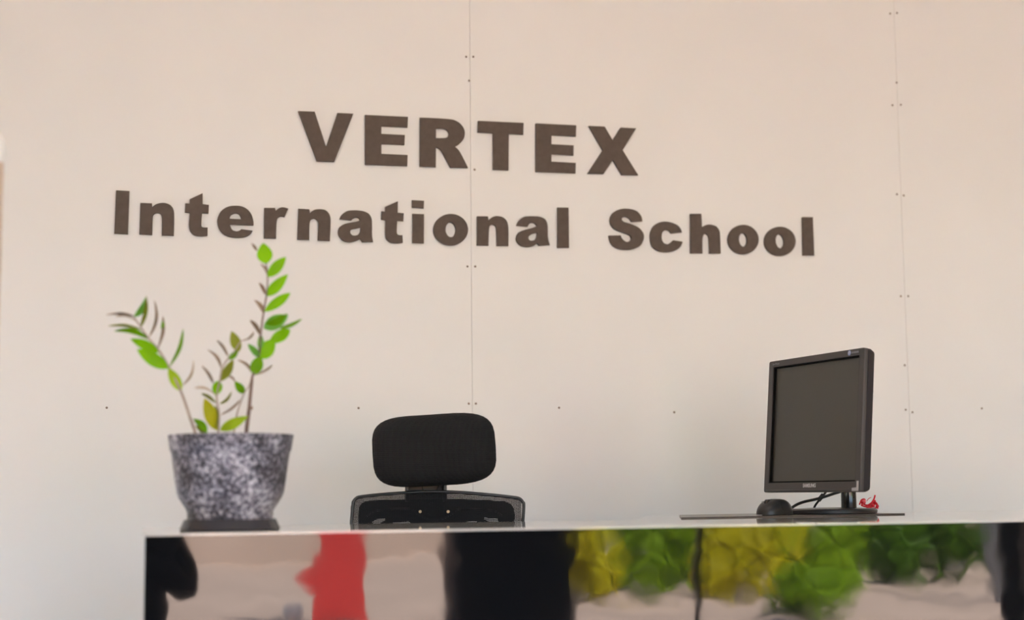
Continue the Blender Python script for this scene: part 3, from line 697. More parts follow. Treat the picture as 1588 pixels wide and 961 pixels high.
# ------------------------------------------------------------------ letters on the wall
LT = 0.009
names = {}
words = [('VERTEX', 'upper line'), ('International', 'lower line, first word'), ('School', 'lower line, last word')]
ordinal = ['first', 'second', 'third', 'fourth', 'fifth', 'sixth', 'seventh', 'eighth', 'ninth', 'tenth', 'eleventh', 'twelfth', 'last']
spec = []
for w, where in words:
    for i, ch in enumerate(w):
        o_ = 'last' if i == len(w) - 1 else ordinal[i]
        case = 'capital' if ch.isupper() else 'small'
        nb = ('after the ' + w[i - 1]) if i else ('before the ' + w[i + 1])
        spec.append('dark foam %s %s, %s letter of the %s' % (case, ch, o_, where))
for (ch, cs), lab in zip(LETTERS, spec):
    cont = []
    for c in cs:
        cont.append([(int(a.split(',')[0]) * 1e-4, int(a.split(',')[1]) * 1e-4 + CAM.z) for a in c.split()])
    me = plate(cont, LT, 0.0008)
    o = link('wall_letter', me, 'letter')
    x = sum(p[0] for p in cont[0]) / len(cont[0])
    z = sum(p[1] for p in cont[0]) / len(cont[0])
    rebase(o, (x, 0, z))
    o.location.y = -0.0005
    tag(o, lab, 'letter', 'letters of the sign on the wall')

# ------------------------------------------------------------------ potted plant
PD = 2.98
pc = at(358, 700, PD)
PX, PY = pc.x, pc.y
px = (at(400, 700, PD) - at(300, 700, PD)).length / 100
plant = thing('potted_plant', 'green leafy houseplant in a speckled grey pot on the left end of the counter', 'plant', (PX, PY, TOP))
zr = at(357, 674.5, PD).z


def zz(y):
    return zr - (y - 674.5) * px


link('saucer', lathe([(0, TOP), (76 * px, TOP), (78 * px, TOP + 0.003), (71 * px, zz(805.5)), (68 * px, zz(804.8)), (66 * px, zz(810)), (0, zz(811))],
                     (PX, PY, 0), 64), 'saucer', plant)
link('pot', lathe([(0, zz(810.5)), (64 * px, zz(810.5)), (66 * px, zz(806)), (66.5 * px, zz(796)), (68.5 * px, zz(789)), (73.5 * px, zz(782)), (80 * px, zz(772)),
                   (83 * px, zz(764)), (85.5 * px, zz(748)), (88.5 * px, zz(726)), (91.5 * px, zz(705)), (92.5 * px, zz(701)), (94.3 * px, zz(698)), (95.5 * px, zz(690)),
                   (98 * px, zz(675.5)), (98 * px, zz(674.5)), (96 * px, zz(674.3)), (94 * px, zz(680)), (88 * px, zz(700)), (0, zz(700))],
                  (PX, PY, 0), 72, smooth=30), 'speckle', plant)
link('soil', lathe([(0, zz(684)), (50 * px, zz(685)), (92 * px, zz(688)), (90 * px, zz(699)), (0, zz(699))], (PX, PY, 0), 40), 'soil', plant)


def leaf_mesh(b, t, w, db, dt, roll=0.0):
    """A lance-shaped leaf from base pixel to tip pixel; w is its apparent width, narrow ones are leaves seen edge-on."""
    B, T = at(b[0], b[1], PD + db), at(t[0], t[1], PD + dt)
    axis = T - B
    L = axis.length
    view = (B - CAM).normalized()
    side = axis.cross(view).normalized()
    depth = side.cross(axis).normalized()
    true = max(w, min(16.0, 0.42 * L / px))
    phi = math.acos(min(1.0, w / true))
    if roll < 0:
        phi = -phi
    wd = (math.cos(phi) * side + math.sin(phi) * depth) * true * px * 0.5
    nd = (math.cos(phi) * depth - math.sin(phi) * side)
    bm = bmesh.new()
    n = 10
    rows = []
    for i in range(n + 1):
        s = i / n
        prof = (math.sin(math.pi * s ** 0.85) ** 0.8) if 0 < s < 1 else 0.0
        prof = max(prof, 0.05 if i == 0 else 0.0)
        c = B + axis * s + nd * (L * 0.10 * math.sin(math.pi * s) * (1 if roll >= 0 else -1))
        rows.append([c + wd * prof * q - nd * (abs(q) * 0.10 * prof * true * px) for q in (-1, -.5, 0, .5, 1)])
    th = nd * 0.0005
    vs = [[[bm.verts.new(p + k * th) for p in r] for r in rows] for k in (1, -1)]
    for i in range(n):
        for j in range(4):
            bm.faces.new((vs[0][i][j], vs[0][i][j + 1], vs[0][i + 1][j + 1], vs[0][i + 1][j]))
            bm.faces.new((vs[1][i][j], vs[1][i + 1][j], vs[1][i + 1][j + 1], vs[1][i][j + 1]))
        for j in (0, 4):
            bm.faces.new((vs[0][i][j], vs[0][i + 1][j], vs[1][i + 1][j], vs[1][i][j]))
    bmesh.ops.remove_doubles(bm, verts=bm.verts, dist=0.00002)
    return from_bm(bm, smooth=80)


BR, LI, YE, DK, TE, OL, DR, PA = 'leaf_bright leaf_lime leaf_yellow leaf_dark leaf_teal leaf_olive leaf_dry leaf_pale'.split()
STEMS = [
    # stem path in pixels, depth offset, radius px, material, leaves (base, tip, width, material)
    ([(302, 690), (303, 672), (294, 645), (281, 608), (262, 568.5), (245, 541), (231, 525), (219, 508), (210, 495), (207, 490)], -0.02,
     [2.6, 2.4, 2.1, 1.9, 1.6, 1.5, 1.3, 1.1, 1, .8], 'stem_green', [
        ((281, 606), (261, 570), 17, LI), ((261, 571), (212, 541), 21, BR), ((246, 546), (202, 525), 15, BR),
        ((230, 525), (177, 513), 8, DK), ((220, 511), (168, 505), 4, OL), ((210, 497), (179, 491), 1.8, PA),
        ((208, 490), (165, 488), 3, DR), ((207.5, 491), (226, 461), 9, TE), ((218.6, 507), (227, 459), 6, OL),
        ((231, 522), (239.5, 466), 4, DR), ((245, 540), (252.5, 490), 4.5, DR), ((250.5, 510), (252, 497), 4.5, DK), ((263.5, 568), (284, 510), 5.5, DK),
        ((283, 597), (300, 559), 3.5, PA)]),
    ([(338, 690), (338.5, 671), (339.7, 642), (336, 616), (340.6, 592), (345, 569), (355.6, 554), (363, 545), (372.5, 530), (375, 527)], 0.01,
     [1.6, 1.6, 1.6, 1.5, 1.4, 1.3, 1.2, 1.1, .9, .7], 'stem_green', [
        ((337, 667), (317, 617), 22, YE), ((341, 667), (385, 645), 17, LI), ((333, 666), (334, 628), 6, OL),
        ((334, 613), (339.5, 590), 16, BR), ((341.5, 591), (362, 557), 14, OL), ((353, 557), (369, 542), 9, DK),
        ((370.6, 545), (359, 513), 17, OL), ((375, 528), (394, 514), 2.6, DR), ((354, 552), (336, 527), 4, DR),
        ((342.5, 570), (322, 542), 4.2, DR), ((331, 594), (313, 567), 4.2, DR), ((334, 612), (301, 601.5), 3, PA),
        ((335, 624), (312, 610), 5, OL), ((340.6, 626), (359, 607), 4, OL), ((343, 643), (373, 619.5), 3, DR),
        ((321, 671), (300, 649), 11, DK), ((318, 672), (303, 660), 7, OL)]),
    ([(362, 690), (363, 668), (368, 640), (374, 622), (379, 609), (385, 600), (391, 586)], 0.05,
     [1.3, 1.3, 1.2, 1.1, 1, .9, .8], 'stem_green', [
        ((379, 610), (364, 591), 13, DK), ((365, 592), (352, 582), 3, DR)]),
    ([(381.5, 690), (382.3, 668), (386.5, 631), (391, 585), (394, 578), (402, 547), (404.5, 517), (409, 482), (413.5, 456), (415, 428), (412.6, 408)], 0.0,
     [3.2, 3.1, 2.7, 2.0, 1.9, 1.7, 1.5, 1.3, 1.1, 1, .8], 'stem_brown', [
        ((412.6, 409), (408, 376.5), 25, BR), ((415, 429.5), (443.5, 398), 18, BR), ((413.5, 459), (446.5, 425), 18, BR),
        ((410, 483), (450.5, 454), 16, BR), ((409, 509), (447, 489), 23, TE), ((412, 503), (446, 486), 12, DK), ((434, 509), (468, 494.5), 6, DK),
        ((418, 531), (450, 511), 19, BR), ((403, 556), (426, 525), 25, BR), ((402, 542), (404, 518), 10, TE),
        ((402, 554), (384.5, 533), 10, TE), ((393, 581), (404, 551), 20, DK), ((398.6, 389), (390, 377), 4, DR),
        ((415, 427), (404, 409), 4, DR), ((412.6, 457), (401.5, 438), 5.5, DR), ((409.5, 487), (394.5, 465), 6.5, DR),
        ((405, 519), (387.5, 496), 6.5, DR), ((391, 578), (368.5, 558), 4, DR), ((395, 581), (423, 565.5), 2.8, PA), ((388, 634), (391, 629), 3, DR)]),
]
rl = random.Random(3)
for path, d0, rad, sm, leaves in STEMS:
    pts = [at(x, y, PD + d0) for x, y in path]
    # let the stems leave the soil near the middle of the pot
    cp = curve_pts(pts, 5)
    rr = [rad[min(len(rad) - 1, i // 5)] * px for i in range(len(cp))]
    st = link('stem', tube(cp, rr, 8), sm, plant)
    for k, (b, t, w, mm) in enumerate(leaves):
        dt = d0 + rl.uniform(-.02, .02)
        link('leaf', leaf_mesh(b, t, w, d0, dt, -1 if k % 2 else 1), mm, st)
# a white tag-like chip of petiole sheath at the back of the pot
# ------------------------------------------------------------------ office chair
CD = 3.75
CHY = CAM.y + CD
chair = thing('office_chair', 'black mesh-backed office chair with padded headrest behind the counter', 'chair', (0.835, CHY - 0.12, 0))


def ch(x, y, off=0.0):
    return at(x, y, CD + off)


def bulge(x):
    return 0.05 * (1 - ((x - 0.835) / 0.22) ** 2)


M['bracket_grey'] = mat('grey_bracket_plastic', (0.075, 0.068, 0.066), 0.5, 0.4)
# headrest: padded rounded cushion, slightly turned
HC = ch(671.5, 697.5)
bm = bmesh.new()
hw, hh, hd = 0.150, 0.0855, 0.045
rot = Matrix.Rotation(math.radians(-3.2), 4, 'Y')
nu, nv = 40, 20
grid = []
for j in range(nv + 1):
    ph = -math.pi / 2 + math.pi * j / nv
    row = []
    for i in range(nu):
        th = 2 * math.pi * i / nu
        e = 0.52
        cx_ = math.copysign(abs(math.cos(th)) ** e, math.cos(th))
        cz_ = math.copysign(abs(math.sin(th)) ** e, math.sin(th))
        q = math.cos(ph) ** 0.42
        p = Vector((hw * cx_ * q, hd * math.copysign(abs(math.sin(ph)) ** 0.9, math.sin(ph)), hh * cz_ * q))
        p.y += 0.030 * (p.x / hw) ** 2 * -1 + 0.012
        if p.x > 0:      # right side a little taller
            p.z *= 1.0 + 0.04 * p.x / hw
        row.append(p)
    grid.append(row)
vv = [[bm.verts.new(HC + rot @ p) for p in row] for row in grid[1:-1]]
for A, B in zip(vv, vv[1:]):
    for i in range(nu):
        bm.faces.new((A[i], A[(i + 1) % nu], B[(i + 1) % nu], B[i]))
bm.faces.new(vv[0])
bm.faces.new(list(reversed(vv[-1])))
link('headrest', from_bm(bm, smooth=80), 'spacer', chair)
# headrest bracket
br = link('headrest_bracket', box(ch(638, 750).x, ch(699, 750).x, CHY + 0.062, CHY + 0.070, ch(0, 775).z - 0.01, HC.z - 0.03, 0.003), 'bracket_grey', chair)
for xx in (638, 697):
    link('bracket_post', box(ch(xx - 2.5, 750).x, ch(xx + 2.5, 750).x, CHY + 0.044, CHY + 0.062, ch(0, 785).z, HC.z - 0.03, 0.002), 'frame_black', br)
link('bracket_cable', tube(curve_pts([ch(652, 744, .055), ch(657, 760, .055), ch(664, 768, .056), ch(677, 760, .055), ch(684, 744, .055)], 4), 0.0016, 6), 'rubber', br)

# back frame: rounded tube round the mesh
top_px = [(545.5, 785), (547, 777), (551, 772.5), (558, 770), (590, 766.5), (625, 764), (650, 762.6), (676, 762), (702, 762.6), (728, 764.2), (765, 767.5),
          (795, 771), (803, 773), (807.5, 778), (809, 786)]
xl, xr = ch(544, 800).x, ch(809.5, 800).x
path = [Vector((xl + 0.012, CHY - 0.02, 0.56)), Vector((xl + 0.004, CHY, 0.75)), Vector((xl, CHY, 0.90))]
path += [ch(x, y, 0.02) for x, y in top_px]
path += [Vector((xr, CHY, 0.90)), Vector((xr - 0.004, CHY, 0.75)), Vector((xr - 0.012, CHY - 0.02, 0.56))]
for p in path:
    p.y = CHY + bulge(p.x) * 0.6 - (0.02 if p.z < 0.6 else 0)
cp = curve_pts(path, 4)
link('back_frame', tube(cp, 0.0040, 10), 'frame_black', chair)
link('back_rail', tube([path[0], Vector((0.835, CHY + 0.01, 0.55)), path[-1]], 0.010, 8), 'frame_black', chair)
# mesh sheet inside the frame
bm = bmesh.new()
tp = [ch(x, y, 0.02) for x, y in top_px]


def top_z(x):
    if x <= tp[0].x:
        return tp[0].z
    for a, b_ in zip(tp, tp[1:]):
        if a.x <= x <= b_.x:
            return a.z + (b_.z - a.z) * (x - a.x) / max(1e-6, b_.x - a.x)
    return tp[-1].z


nxm, nzm = 30, 16
rows = []
for i in range(nxm + 1):
    x = xl + (xr - xl) * i / nxm
    zt = top_z(x)
    rows.append([bm.verts.new((x, CHY + bulge(x) * 0.6 + 0.012 * math.sin(math.pi * j / nzm), 0.56 + (zt - 0.56) * j / nzm)) for j in range(nzm + 1)])
for A, B in zip(rows, rows[1:]):
    for j in range(nzm):
        bm.faces.new((A[j], B[j], B[j + 1], A[j + 1]))
link('mesh_back', from_bm(bm, smooth=60), 'mesh', chair)
# plastic support plate behind the mesh, with its slots
plate_out = [(556, 800), (557, 786), (562, 779), (572, 776), (610, 774.5), (676, 773), (742, 774.5), (782, 777), (792, 781), (797, 789), (798, 800)]
zlow = 0.72


def pz(L):
    return [(ch(x, y, .058).x, ch(x, y, .058).z) for x, y in L]


outer = pz(plate_out) + [(ch(790, 800).x, zlow), (ch(564, 800).x, zlow)]
slots = [[(577, 809), (583, 805), (597.5, 803), (598, 806), (590, 811), (578, 812)], [(609, 809.5), (634, 808), (637, 811), (634, 814), (609, 813)],
         [(708, 811), (738, 807), (741, 810), (708, 813.5)], [(751, 802), (772, 804), (774, 810), (757, 808.5), (751, 804.5)]]
sp = link('back_plate', plate([outer] + [pz(s) for s in slots], 0.006, 0.0006, Matrix.Translation((0, CHY + 0.062, 0))), 'plate_black', chair)
link('boss', tube([ch(674, 789, 0.066), ch(674, 789, 0.048)], 0.022, 24), 'plate_black', sp)
link('boss_rim', tube([ch(674 + 14.5 * math.cos(a), 789 + 11 * math.sin(a), 0.05) for a in [k * math.pi / 12 for k in range(24)]], 0.0018, 6, True), 'frame_black', sp)
for s in (-1, 1):
    rib = [(674 + s * 105, 800), (674 + s * 92, 792), (674 + s * 60, 789), (674 + s * 36, 789.5), (674 + s * 26, 797), (674 + s * 10, 805), (674, 806)]
    link('rib', tube(curve_pts([ch(x, y, 0.052) for x, y in rib], 5), 0.0022, 6), 'frame_black', sp)
    sxp = 651.6 if s < 0 else 695.0
    link('screw', tube([ch(sxp, 793, 0.056), ch(sxp, 793, 0.024)], 0.0036, 14), 'brass', sp)
    link('spine', box(ch(sxp - 2, 800).x, ch(sxp + 2, 800).x, CHY + 0.066, CHY + 0.08, 0.55, ch(0, 812).z, 0.003), 'plate_black', sp)
# seat, arms and base, below the counter line
link('seat', box(0.595, 1.075, CHY - 0.50, CHY - 0.03, 0.46, 0.54, 0.035, 4), 'seat_fabric', chair)
link('back_bracket', tube(curve_pts([(0.835, CHY - 0.2, 0.45), (0.835, CHY + 0.05, 0.45), (0.835, CHY + 0.085, 0.55), (0.835, CHY + 0.075, 0.78)], 6), 0.022, 10), 'frame_black', chair)
for s in (-1, 1):
    ar = link('armrest', box(0.835 + s * 0.275 - 0.03, 0.835 + s * 0.275 + 0.03, CHY - 0.33, CHY - 0.10, 0.68, 0.705, 0.012, 3), 'black_plastic', chair)
    link('arm_post', tube(curve_pts([(0.835 + s * 0.275, CHY - 0.22, 0.69), (0.835 + s * 0.28, CHY - 0.22, 0.55), (0.835 + s * 0.2, CHY - 0.22, 0.45)], 5), 0.014, 10), 'frame_black', ar)
link('gas_post', tube([(0.835, CHY - 0.25, 0.09), (0.835, CHY - 0.25, 0.46)], 0.025, 16), 'chrome', chair)
base = link('star_base', lathe([(0, .07), (.05, .07), (.05, .12), (.03, .14), (0, .14)], (0.835, CHY - 0.25, 0), 20), 'frame_black', chair)
for k in range(5):
    a = k * 2 * math.pi / 5 + 0.3
    e = Vector((0.835 + 0.29 * math.cos(a), CHY - 0.25 + 0.29 * math.sin(a), 0.085))
    link('base_arm', tube([(0.835, CHY - 0.25, 0.11), e], [0.024, 0.015], 8), 'frame_black', base)
    side = Vector((-math.sin(a), math.cos(a), 0)) * 0.02
    link('caster', tube([e - side + Vector((0, 0, -.057)), e + side + Vector((0, 0, -.057))], 0.028, 16), 'black_plastic', base)

# ------------------------------------------------------------------ desk mat, monitor, mouse, cables, red cord
MT = 0.003
mat_c = [(1.34, CAM.y + 3.45), (1.97, CAM.y + 3.56), (1.91, CAM.y + 3.90), (1.475, CAM.y + 3.81)]
bm = bmesh.new()
lo = [bm.verts.new((x, y, TOP)) for x, y in mat_c]
hi = [bm.verts.new((x, y, TOP + MT)) for x, y in mat_c]
bm.faces.new(lo)
bm.faces.new(hi)
for i in range(4):
    bm.faces.new((lo[i], lo[(i + 1) % 4], hi[(i + 1) % 4], hi[i]))
o = link('desk_mat', from_bm(bm), 'mat')
rebase(o, (1.62, CAM.y + 3.68, TOP))
tag(o, 'thin dark desk mat lying under the monitor and mouse', 'desk mat')
ZM = TOP + MT

A_, T_ = 1.46063, 0.080866
MW, MH = 0.430, 0.335
mn = Vector((-math.sin(A_) * math.cos(T_), -math.cos(A_) * math.cos(T_), math.sin(T_)))
mr = Vector((math.cos(A_), -math.sin(A_), 0))
mu = mn.cross(mr)
MC = Vector((1.72806, CAM.y + 3.56074, 1.0157 + 0.158413))
XF = Matrix(((mr.x, -mn.x, mu.x, MC.x), (mr.y, -mn.y, mu.y, MC.y), (mr.z, -mn.z, mu.z, MC.z), (0, 0, 0, 1)))
XT = Matrix(((mr.x, mu.x, mn.x, MC.x), (mr.y, mu.y, mn.y, MC.y), (mr.z, mu.z, mn.z, MC.z), (0, 0, 0, 1)))
NX, NY = 1.84, CAM.y + 3.60
monitor = thing('monitor', 'dark flat-screen computer monitor turned left, standing on the right of the counter', 'monitor', (NX, NY, ZM))


def rrect(w, h, r, n=5, cx=0, cz=0):
    out = []
    for sx, sz, a0 in ((1, 1, 0), (-1, 1, 90), (-1, -1, 180), (1, -1, 270)):
        for k in range(n + 1):
            a = math.radians(a0 + 90 * k / n)
            out.append((cx + sx * (w / 2 - r) + r * math.cos(a), cz + sz * (h / 2 - r) + r * math.sin(a)))
    return out


bl_, bt_, bb_ = 0.021, 0.016, 0.024
hole = [(-MW / 2 + bl_, -MH / 2 + bb_), (MW / 2 - bl_, -MH / 2 + bb_), (MW / 2 - bl_, MH / 2 - bt_), (-MW / 2 + bl_, MH / 2 - bt_)]
M['gap'] = mat('black_screen_gap', (0.004, 0.004, 0.004), 0.8, 0.1)
bez = link('bezel', plate([rrect(MW, MH, 0.006), hole], 0.011, 0.0012, XF @ Matrix.Translation((0, 0.011, 0))), 'bezel', monitor)
link('screen', box(-MW / 2 + bl_ - .004, MW / 2 - bl_ + .004, 0.0085, 0.0108, -MH / 2 + bb_ - .004, MH / 2 - bt_ + .004, xf=XF), 'screen', monitor)
link('chin_strip', box(-MW / 2 + 0.012, MW / 2 - 0.012, -0.0022, 0.004, -MH / 2 + 0.0005, -MH / 2 + 0.0065, 0.001, 2, xf=XF), 'bezel', bez)
inner_hole = [(x * (1 - .0035 / abs(x)), z * (1 - .0035 / abs(z))) for x, z in hole]
link('screen_gasket', plate([hole, inner_hole], 0.0060, 0, XF @ Matrix.Translation((0, 0.0086, 0))), 'gap', bez)
# back shell, tapering
bm = bmesh.new()
prof = [(0.0112, 0.0), (0.021, 0.001), (0.031, 0.005), (0.039, 0.025), (0.056, 0.085), (0.060, 0.11)]
rings = []
for y, ins in prof:
    rings.append([bm.verts.new(XF @ Vector((x, y, z))) for x, z in rrect(MW - 2 * ins, MH - 2 * min(ins, .1), 0.008 + ins * .1)])
for A, B in zip(rings, rings[1:]):
    for k in range(len(A)):
        bm.faces.new((A[k], A[(k + 1) % len(A)], B[(k + 1) % len(B)], B[k]))
bm.faces.new(rings[0])
bm.faces.new(rings[-1])
link('back_shell', from_bm(bm, smooth=35), 'side_shell', monitor)
link('maker_name', text_mesh('SAMSUNG', 0.0125, 0.0002, XT @ Matrix.Translation((0, -MH / 2 + 0.0155, 0.0006)), bold=0.0004), 'print', bez)
link('series_name', text_mesh('SyncMaster', 0.0075, 0.0001, XT @ Matrix.Translation((-MW / 2 + 0.018, MH / 2 - 0.0085, 0.0005)), align='LEFT'), 'print_dim', bez)
bx = MW / 2 - 0.062
link('badge', tube([XT @ Vector((bx, MH / 2 - 0.0082, 0.0)), XT @ Vector((bx, MH / 2 - 0.0082, 0.0008))], 0.0060, 24), 'blue_print', bez)
link('badge_swirl', tube(curve_pts([XT @ Vector((bx + 0.0036 * math.cos(a) * (1 - .12 * a), MH / 2 - 0.0082 + 0.0036 * math.sin(a) * (1 - .12 * a), 0.001)) for a in (0, 1, 2, 3, 4, 5, 6)], 3), 0.0008, 6), 'print', bez)
for k in range(4):
    link('badge_bar', box(bx + 0.010 + k * 0.0075, bx + 0.0155 + k * 0.0075, -0.0006, 0.001, MH / 2 - 0.0105, MH / 2 - 0.0062, xf=XF), 'print_dim', bez)
film = plate([[(MW / 2 - 0.0285, -MH / 2 + 0.002), (MW / 2 - 0.002, -MH / 2 + 0.002), (MW / 2 - 0.002, -MH / 2 + 0.025), (MW / 2 - 0.010, -MH / 2 + 0.025), (MW / 2 - 0.010, -MH / 2 + 0.010), (MW / 2 - 0.0285, -MH / 2 + 0.009)]],
             0.0008, 0, XF @ Matrix.Translation((0, -0.0022, 0)))
link('corner_film', film, 'film', monitor)
# stand
link('stand_base', lathe([(0, 0), (.108, 0), (.114, .002), (.115, .009), (.111, .0125), (.05, .0155), (0, .016)], (1.805, CAM.y + 3.625, ZM), 64, 1.0, 0.86, smooth=30), 'black_plastic', monitor)
nk = link('stand_column', lathe([(0, .012), (.0205, .012), (.0190, .016), (.0185, .05), (.0185, .072), (.0205, .073), (.0205, .078), (0, .078)], (NX, NY, ZM), 32, smooth=30), 'black_gloss', monitor)
hz = ZM + 0.078
hb = XF @ Vector((0.0, 0.05, -0.06))
link('hinge', box(hb.x - 0.005, NX + 0.018, NY - 0.03, NY + 0.03, hz - 0.002, hb.z + 0.05, 0.006), 'black_plastic', nk)
link('screw_hole', tube([Vector((NX + .004, NY - .0178, ZM + .036)), Vector((NX + .004, NY - .0195, ZM + .036))], 0.0014, 8), 'rubber', nk)

# mouse
mc = at(1201.5, 799, 3.55)
mouse_base = Vector((mc.x, mc.y, ZM))
bm = bmesh.new()
ang = math.radians(212)
n1, n2 = 28, 12
rows = []
for j in range(n2 + 1):
    v = j / n2
    row = []
    for i in range(n1):
        th = 2 * math.pi * i / n1
        c_, s_ = math.cos(th), math.sin(th)
        cx_ = math.copysign(abs(c_) ** .8, c_)
        sy_ = math.copysign(abs(s_) ** .8, s_)
        q = math.cos(v * math.pi / 2) ** .55
        lx = 0.056 * cx_ * q
        ly = 0.032 * sy_ * q
        hgt = 0.037 * (1 - 0.30 * max(0, lx / 0.056) ** 1.3 - 0.12 * max(0, -lx / .056) ** 2)
        lz = 0.002 + hgt * math.sin(v * math.pi / 2) ** .9
        row.append(mouse_base + Vector((lx * math.cos(ang) - ly * math.sin(ang), lx * math.sin(ang) + ly * math.cos(ang), lz)))
    rows.append(row)
vv = [[bm.verts.new(p) for p in r] for r in rows[:-1]]
for A, B in zip(vv, vv[1:]):
    for i in range(n1):
        bm.faces.new((A[i], A[(i + 1) % n1], B[(i + 1) % n1], B[i]))
bm.faces.new(vv[0])
top = bm.verts.new(sum((Vector(p) for p in rows[-1]), Vector()) / n1)
for i in range(n1):
    bm.faces.new((vv[-1][i], vv[-1][(i + 1) % n1], top))
mouse = thing('computer_mouse', 'small black computer mouse beside the monitor stand', 'mouse', mouse_base)
shell = link('shell', from_bm(bm, smooth=60), 'black_plastic', mouse)


def mloc(x, y, z):
    return mouse_base + Vector((x * math.cos(ang) - y * math.sin(ang), x * math.sin(ang) + y * math.cos(ang), z))


link('button_seam', tube([mloc(.012, -.0318, .012), mloc(.014, -.026, .0325), mloc(.015, 0, .0375), mloc(.014, .026, .0325), mloc(.012, .0318, .012)], 0.0006, 6), 'rubber', mouse)
link('scroll_wheel', tube([mloc(.030, -.0035, .029), mloc(.030, .0035, .029)], 0.009, 18), 'frame_black', mouse)
link('maker_mark', box(-0.008, 0.008, -0.0012, 0.0012, 0, 0.0005, xf=Matrix.Translation(mloc(-.008, .012, .0368)) @ Matrix.Rotation(math.radians(20), 4, 'Z')), 'print', mouse)
link('glide_pad', lathe([(0, 0), (.02, 0), (.02, .0024), (0, .0024)], mouse_base, 20, 1.6, 1.0), 'rubber', mouse)

KD = 3.74
kp = [at(x, y, KD) for x, y in ((1222, 795), (1227, 788), (1236, 782), (1248, 777.5), (1262, 774.5), (1277, 770.5), (1292, 765.5), (1304, 761.5))]
kp.insert(0, Vector((kp[0].x - .03, kp[0].y, ZM + .0042)))
kp.append(at(1314, 754, KD - 0.03))
o = link('signal_cable', tube(curve_pts(kp, 6), 0.0036, 10), 'rubber')
rebase(o, (kp[0].x, kp[0].y, ZM))
tag(o, 'thick black cable sweeping up from the mouse to the back of the monitor', 'cable')
kq = [at(x, y, KD + .012) for x, y in ((1260, 790), (1264, 784), (1269, 777), (1274, 770.5), (1279, 765), (1283, 759), (1286, 752))]
kq[0].z = ZM + .0035
t = thing('power_cable', 'short black cable crossing the thicker one under the monitor', 'cable', (kq[0].x, kq[0].y, ZM))
link('cord', tube(curve_pts(kq, 5), 0.0029, 10), 'rubber', t)
link('cable_clip', tube([at(1269.5, 775.5, KD + .012), at(1276.5, 767.0, KD + .012)], 0.0058, 10), 'black_plastic', t)
o = link('power_adapter', box(0, .085, 0, .05, 0, .0095, 0.003, 2), 'black_plastic')
o.location = (at(1296, 784, 3.76).x, CAM.y + 3.74, ZM)
tag(o, 'flat black adapter lying behind the monitor column', 'adapter')

# tangled red cord behind the right of the stand
RD = 3.77
rc = at(1347, 787, RD)
t = thing('red_cord_tangle', 'small tangle of bright red cord beside the monitor stand', 'cord', (rc.x, rc.y, ZM))


def rp(x, y, dd=0.0):
    return at(x, y, RD + dd)


loops = [
    [(1333, 782, 0), (1336, 775, .004), (1341, 774, 0), (1341, 780, -.006), (1336, 783, -.01), (1346, 786, -.012), (1356, 785, -.006)],
    [(1336, 780, .01), (1345, 783, 0), (1352, 779, -.01), (1357, 776, -.004), (1355, 784, .006), (1347, 787, .012)],
    [(1343, 786, -.01), (1350, 781, -.015), (1355, 774, -.008), (1357, 768, 0)],
    [(1344, 777, .004), (1347, 773, 0), (1351, 771, -.004)],
    [(1340, 785, -.004), (1348, 784, .01), (1357, 781, .006), (1362, 785, 0), (1355, 788, -.008), (1344, 788, -.01)],
    [(1350, 787, .004), (1353, 780, .008), (1358, 779, 0), (1361, 783, -.006), (1361, 788, -.01)],
]
for k, L in enumerate(loops):
    pts = [rp(x, y, d) for x, y, d in L]
    for p in pts:
        p.z = max(p.z, ZM + 0.0022)
    link('loop', tube(curve_pts(pts, 6), 0.0008 if k == 3 else 0.0021, 8), 'red_cord', t)
for (x, y, d, r, mm) in ((1338, 778.5, 0, .0058, 'red_cord'), (1340, 777, -.004, .0048, 'pink_cord'), (1353.5, 783.5, -.012, .0045, 'red_cord'), (1360, 785, -.008, .004, 'red_cord'), (1346, 787, -.014, .0045, 'red_cord')):
    p = rp(x, y, d)
    p.z = max(p.z, ZM + r)
    link('knot', lathe([(0, -r), (r * .7, -r * .7), (r, 0), (r * .7, r * .7), (0, r)], p, 12), mm, t)

# ------------------------------------------------------------------ post at the left edge of the view
M['post_tan'] = mat('tan_post_paint', (0.60, 0.47, 0.37), 0.6, 0.3)
pp = at(-9, 300, 2.7)
post = thing('barrier_post', 'slim tan post with a rounded white top, cut off by the left edge', 'post', (pp.x, pp.y, 0))
zt0, zt1 = at(0, 253, 2.7).z, at(0, 206, 2.7).z
link('pole', tube([(pp.x, pp.y, 0.0), (pp.x, pp.y, zt0)], 0.0135, 20), 'post_tan', post)
hh_ = zt1 - zt0
link('top_cap', lathe([(0, 0), (.012, 0), (.0150, hh_ * .15), (.0160, hh_ * .45), (.0135, hh_ * .75), (.008, hh_ * .94), (0, hh_)], (pp.x, pp.y, zt0), 24), 'white_globe', post)
link('foot', lathe([(0, 0), (.14, 0), (.14, .01), (.03, .025), (0, .025)], (pp.x, pp.y, 0), 32), 'post_tan', post)

# ------------------------------------------------------------------ the photographer, mirrored dark at the counter's left end
M['skin'] = mat('skin', (0.28, 0.16, 0.10), 0.55, 0.35)
M['dark_shirt'] = mat('dark_shirt_cloth', (0.022, 0.021, 0.026), 0.9, 0.1, noise=0.2, nscale=30)
M['dark_trousers'] = mat('dark_trouser_cloth', (0.018, 0.018, 0.022), 0.9, 0.1)
M['hair'] = mat('black_hair', (0.008, 0.007, 0.006), 0.7, 0.2)
M['shoe'] = mat('black_shoe', (0.012, 0.012, 0.012), 0.5, 0.4)
FH = Vector((math.sin(YAW), math.cos(YAW), 0))
RH = Vector((math.cos(YAW), -math.sin(YAW), 0))
O = CAM - FH * 0.33
O.z = 0
O += RH * 0.30


def pl(f, r, z):
    return O + FH * f + RH * r + Vector((0, 0, z))


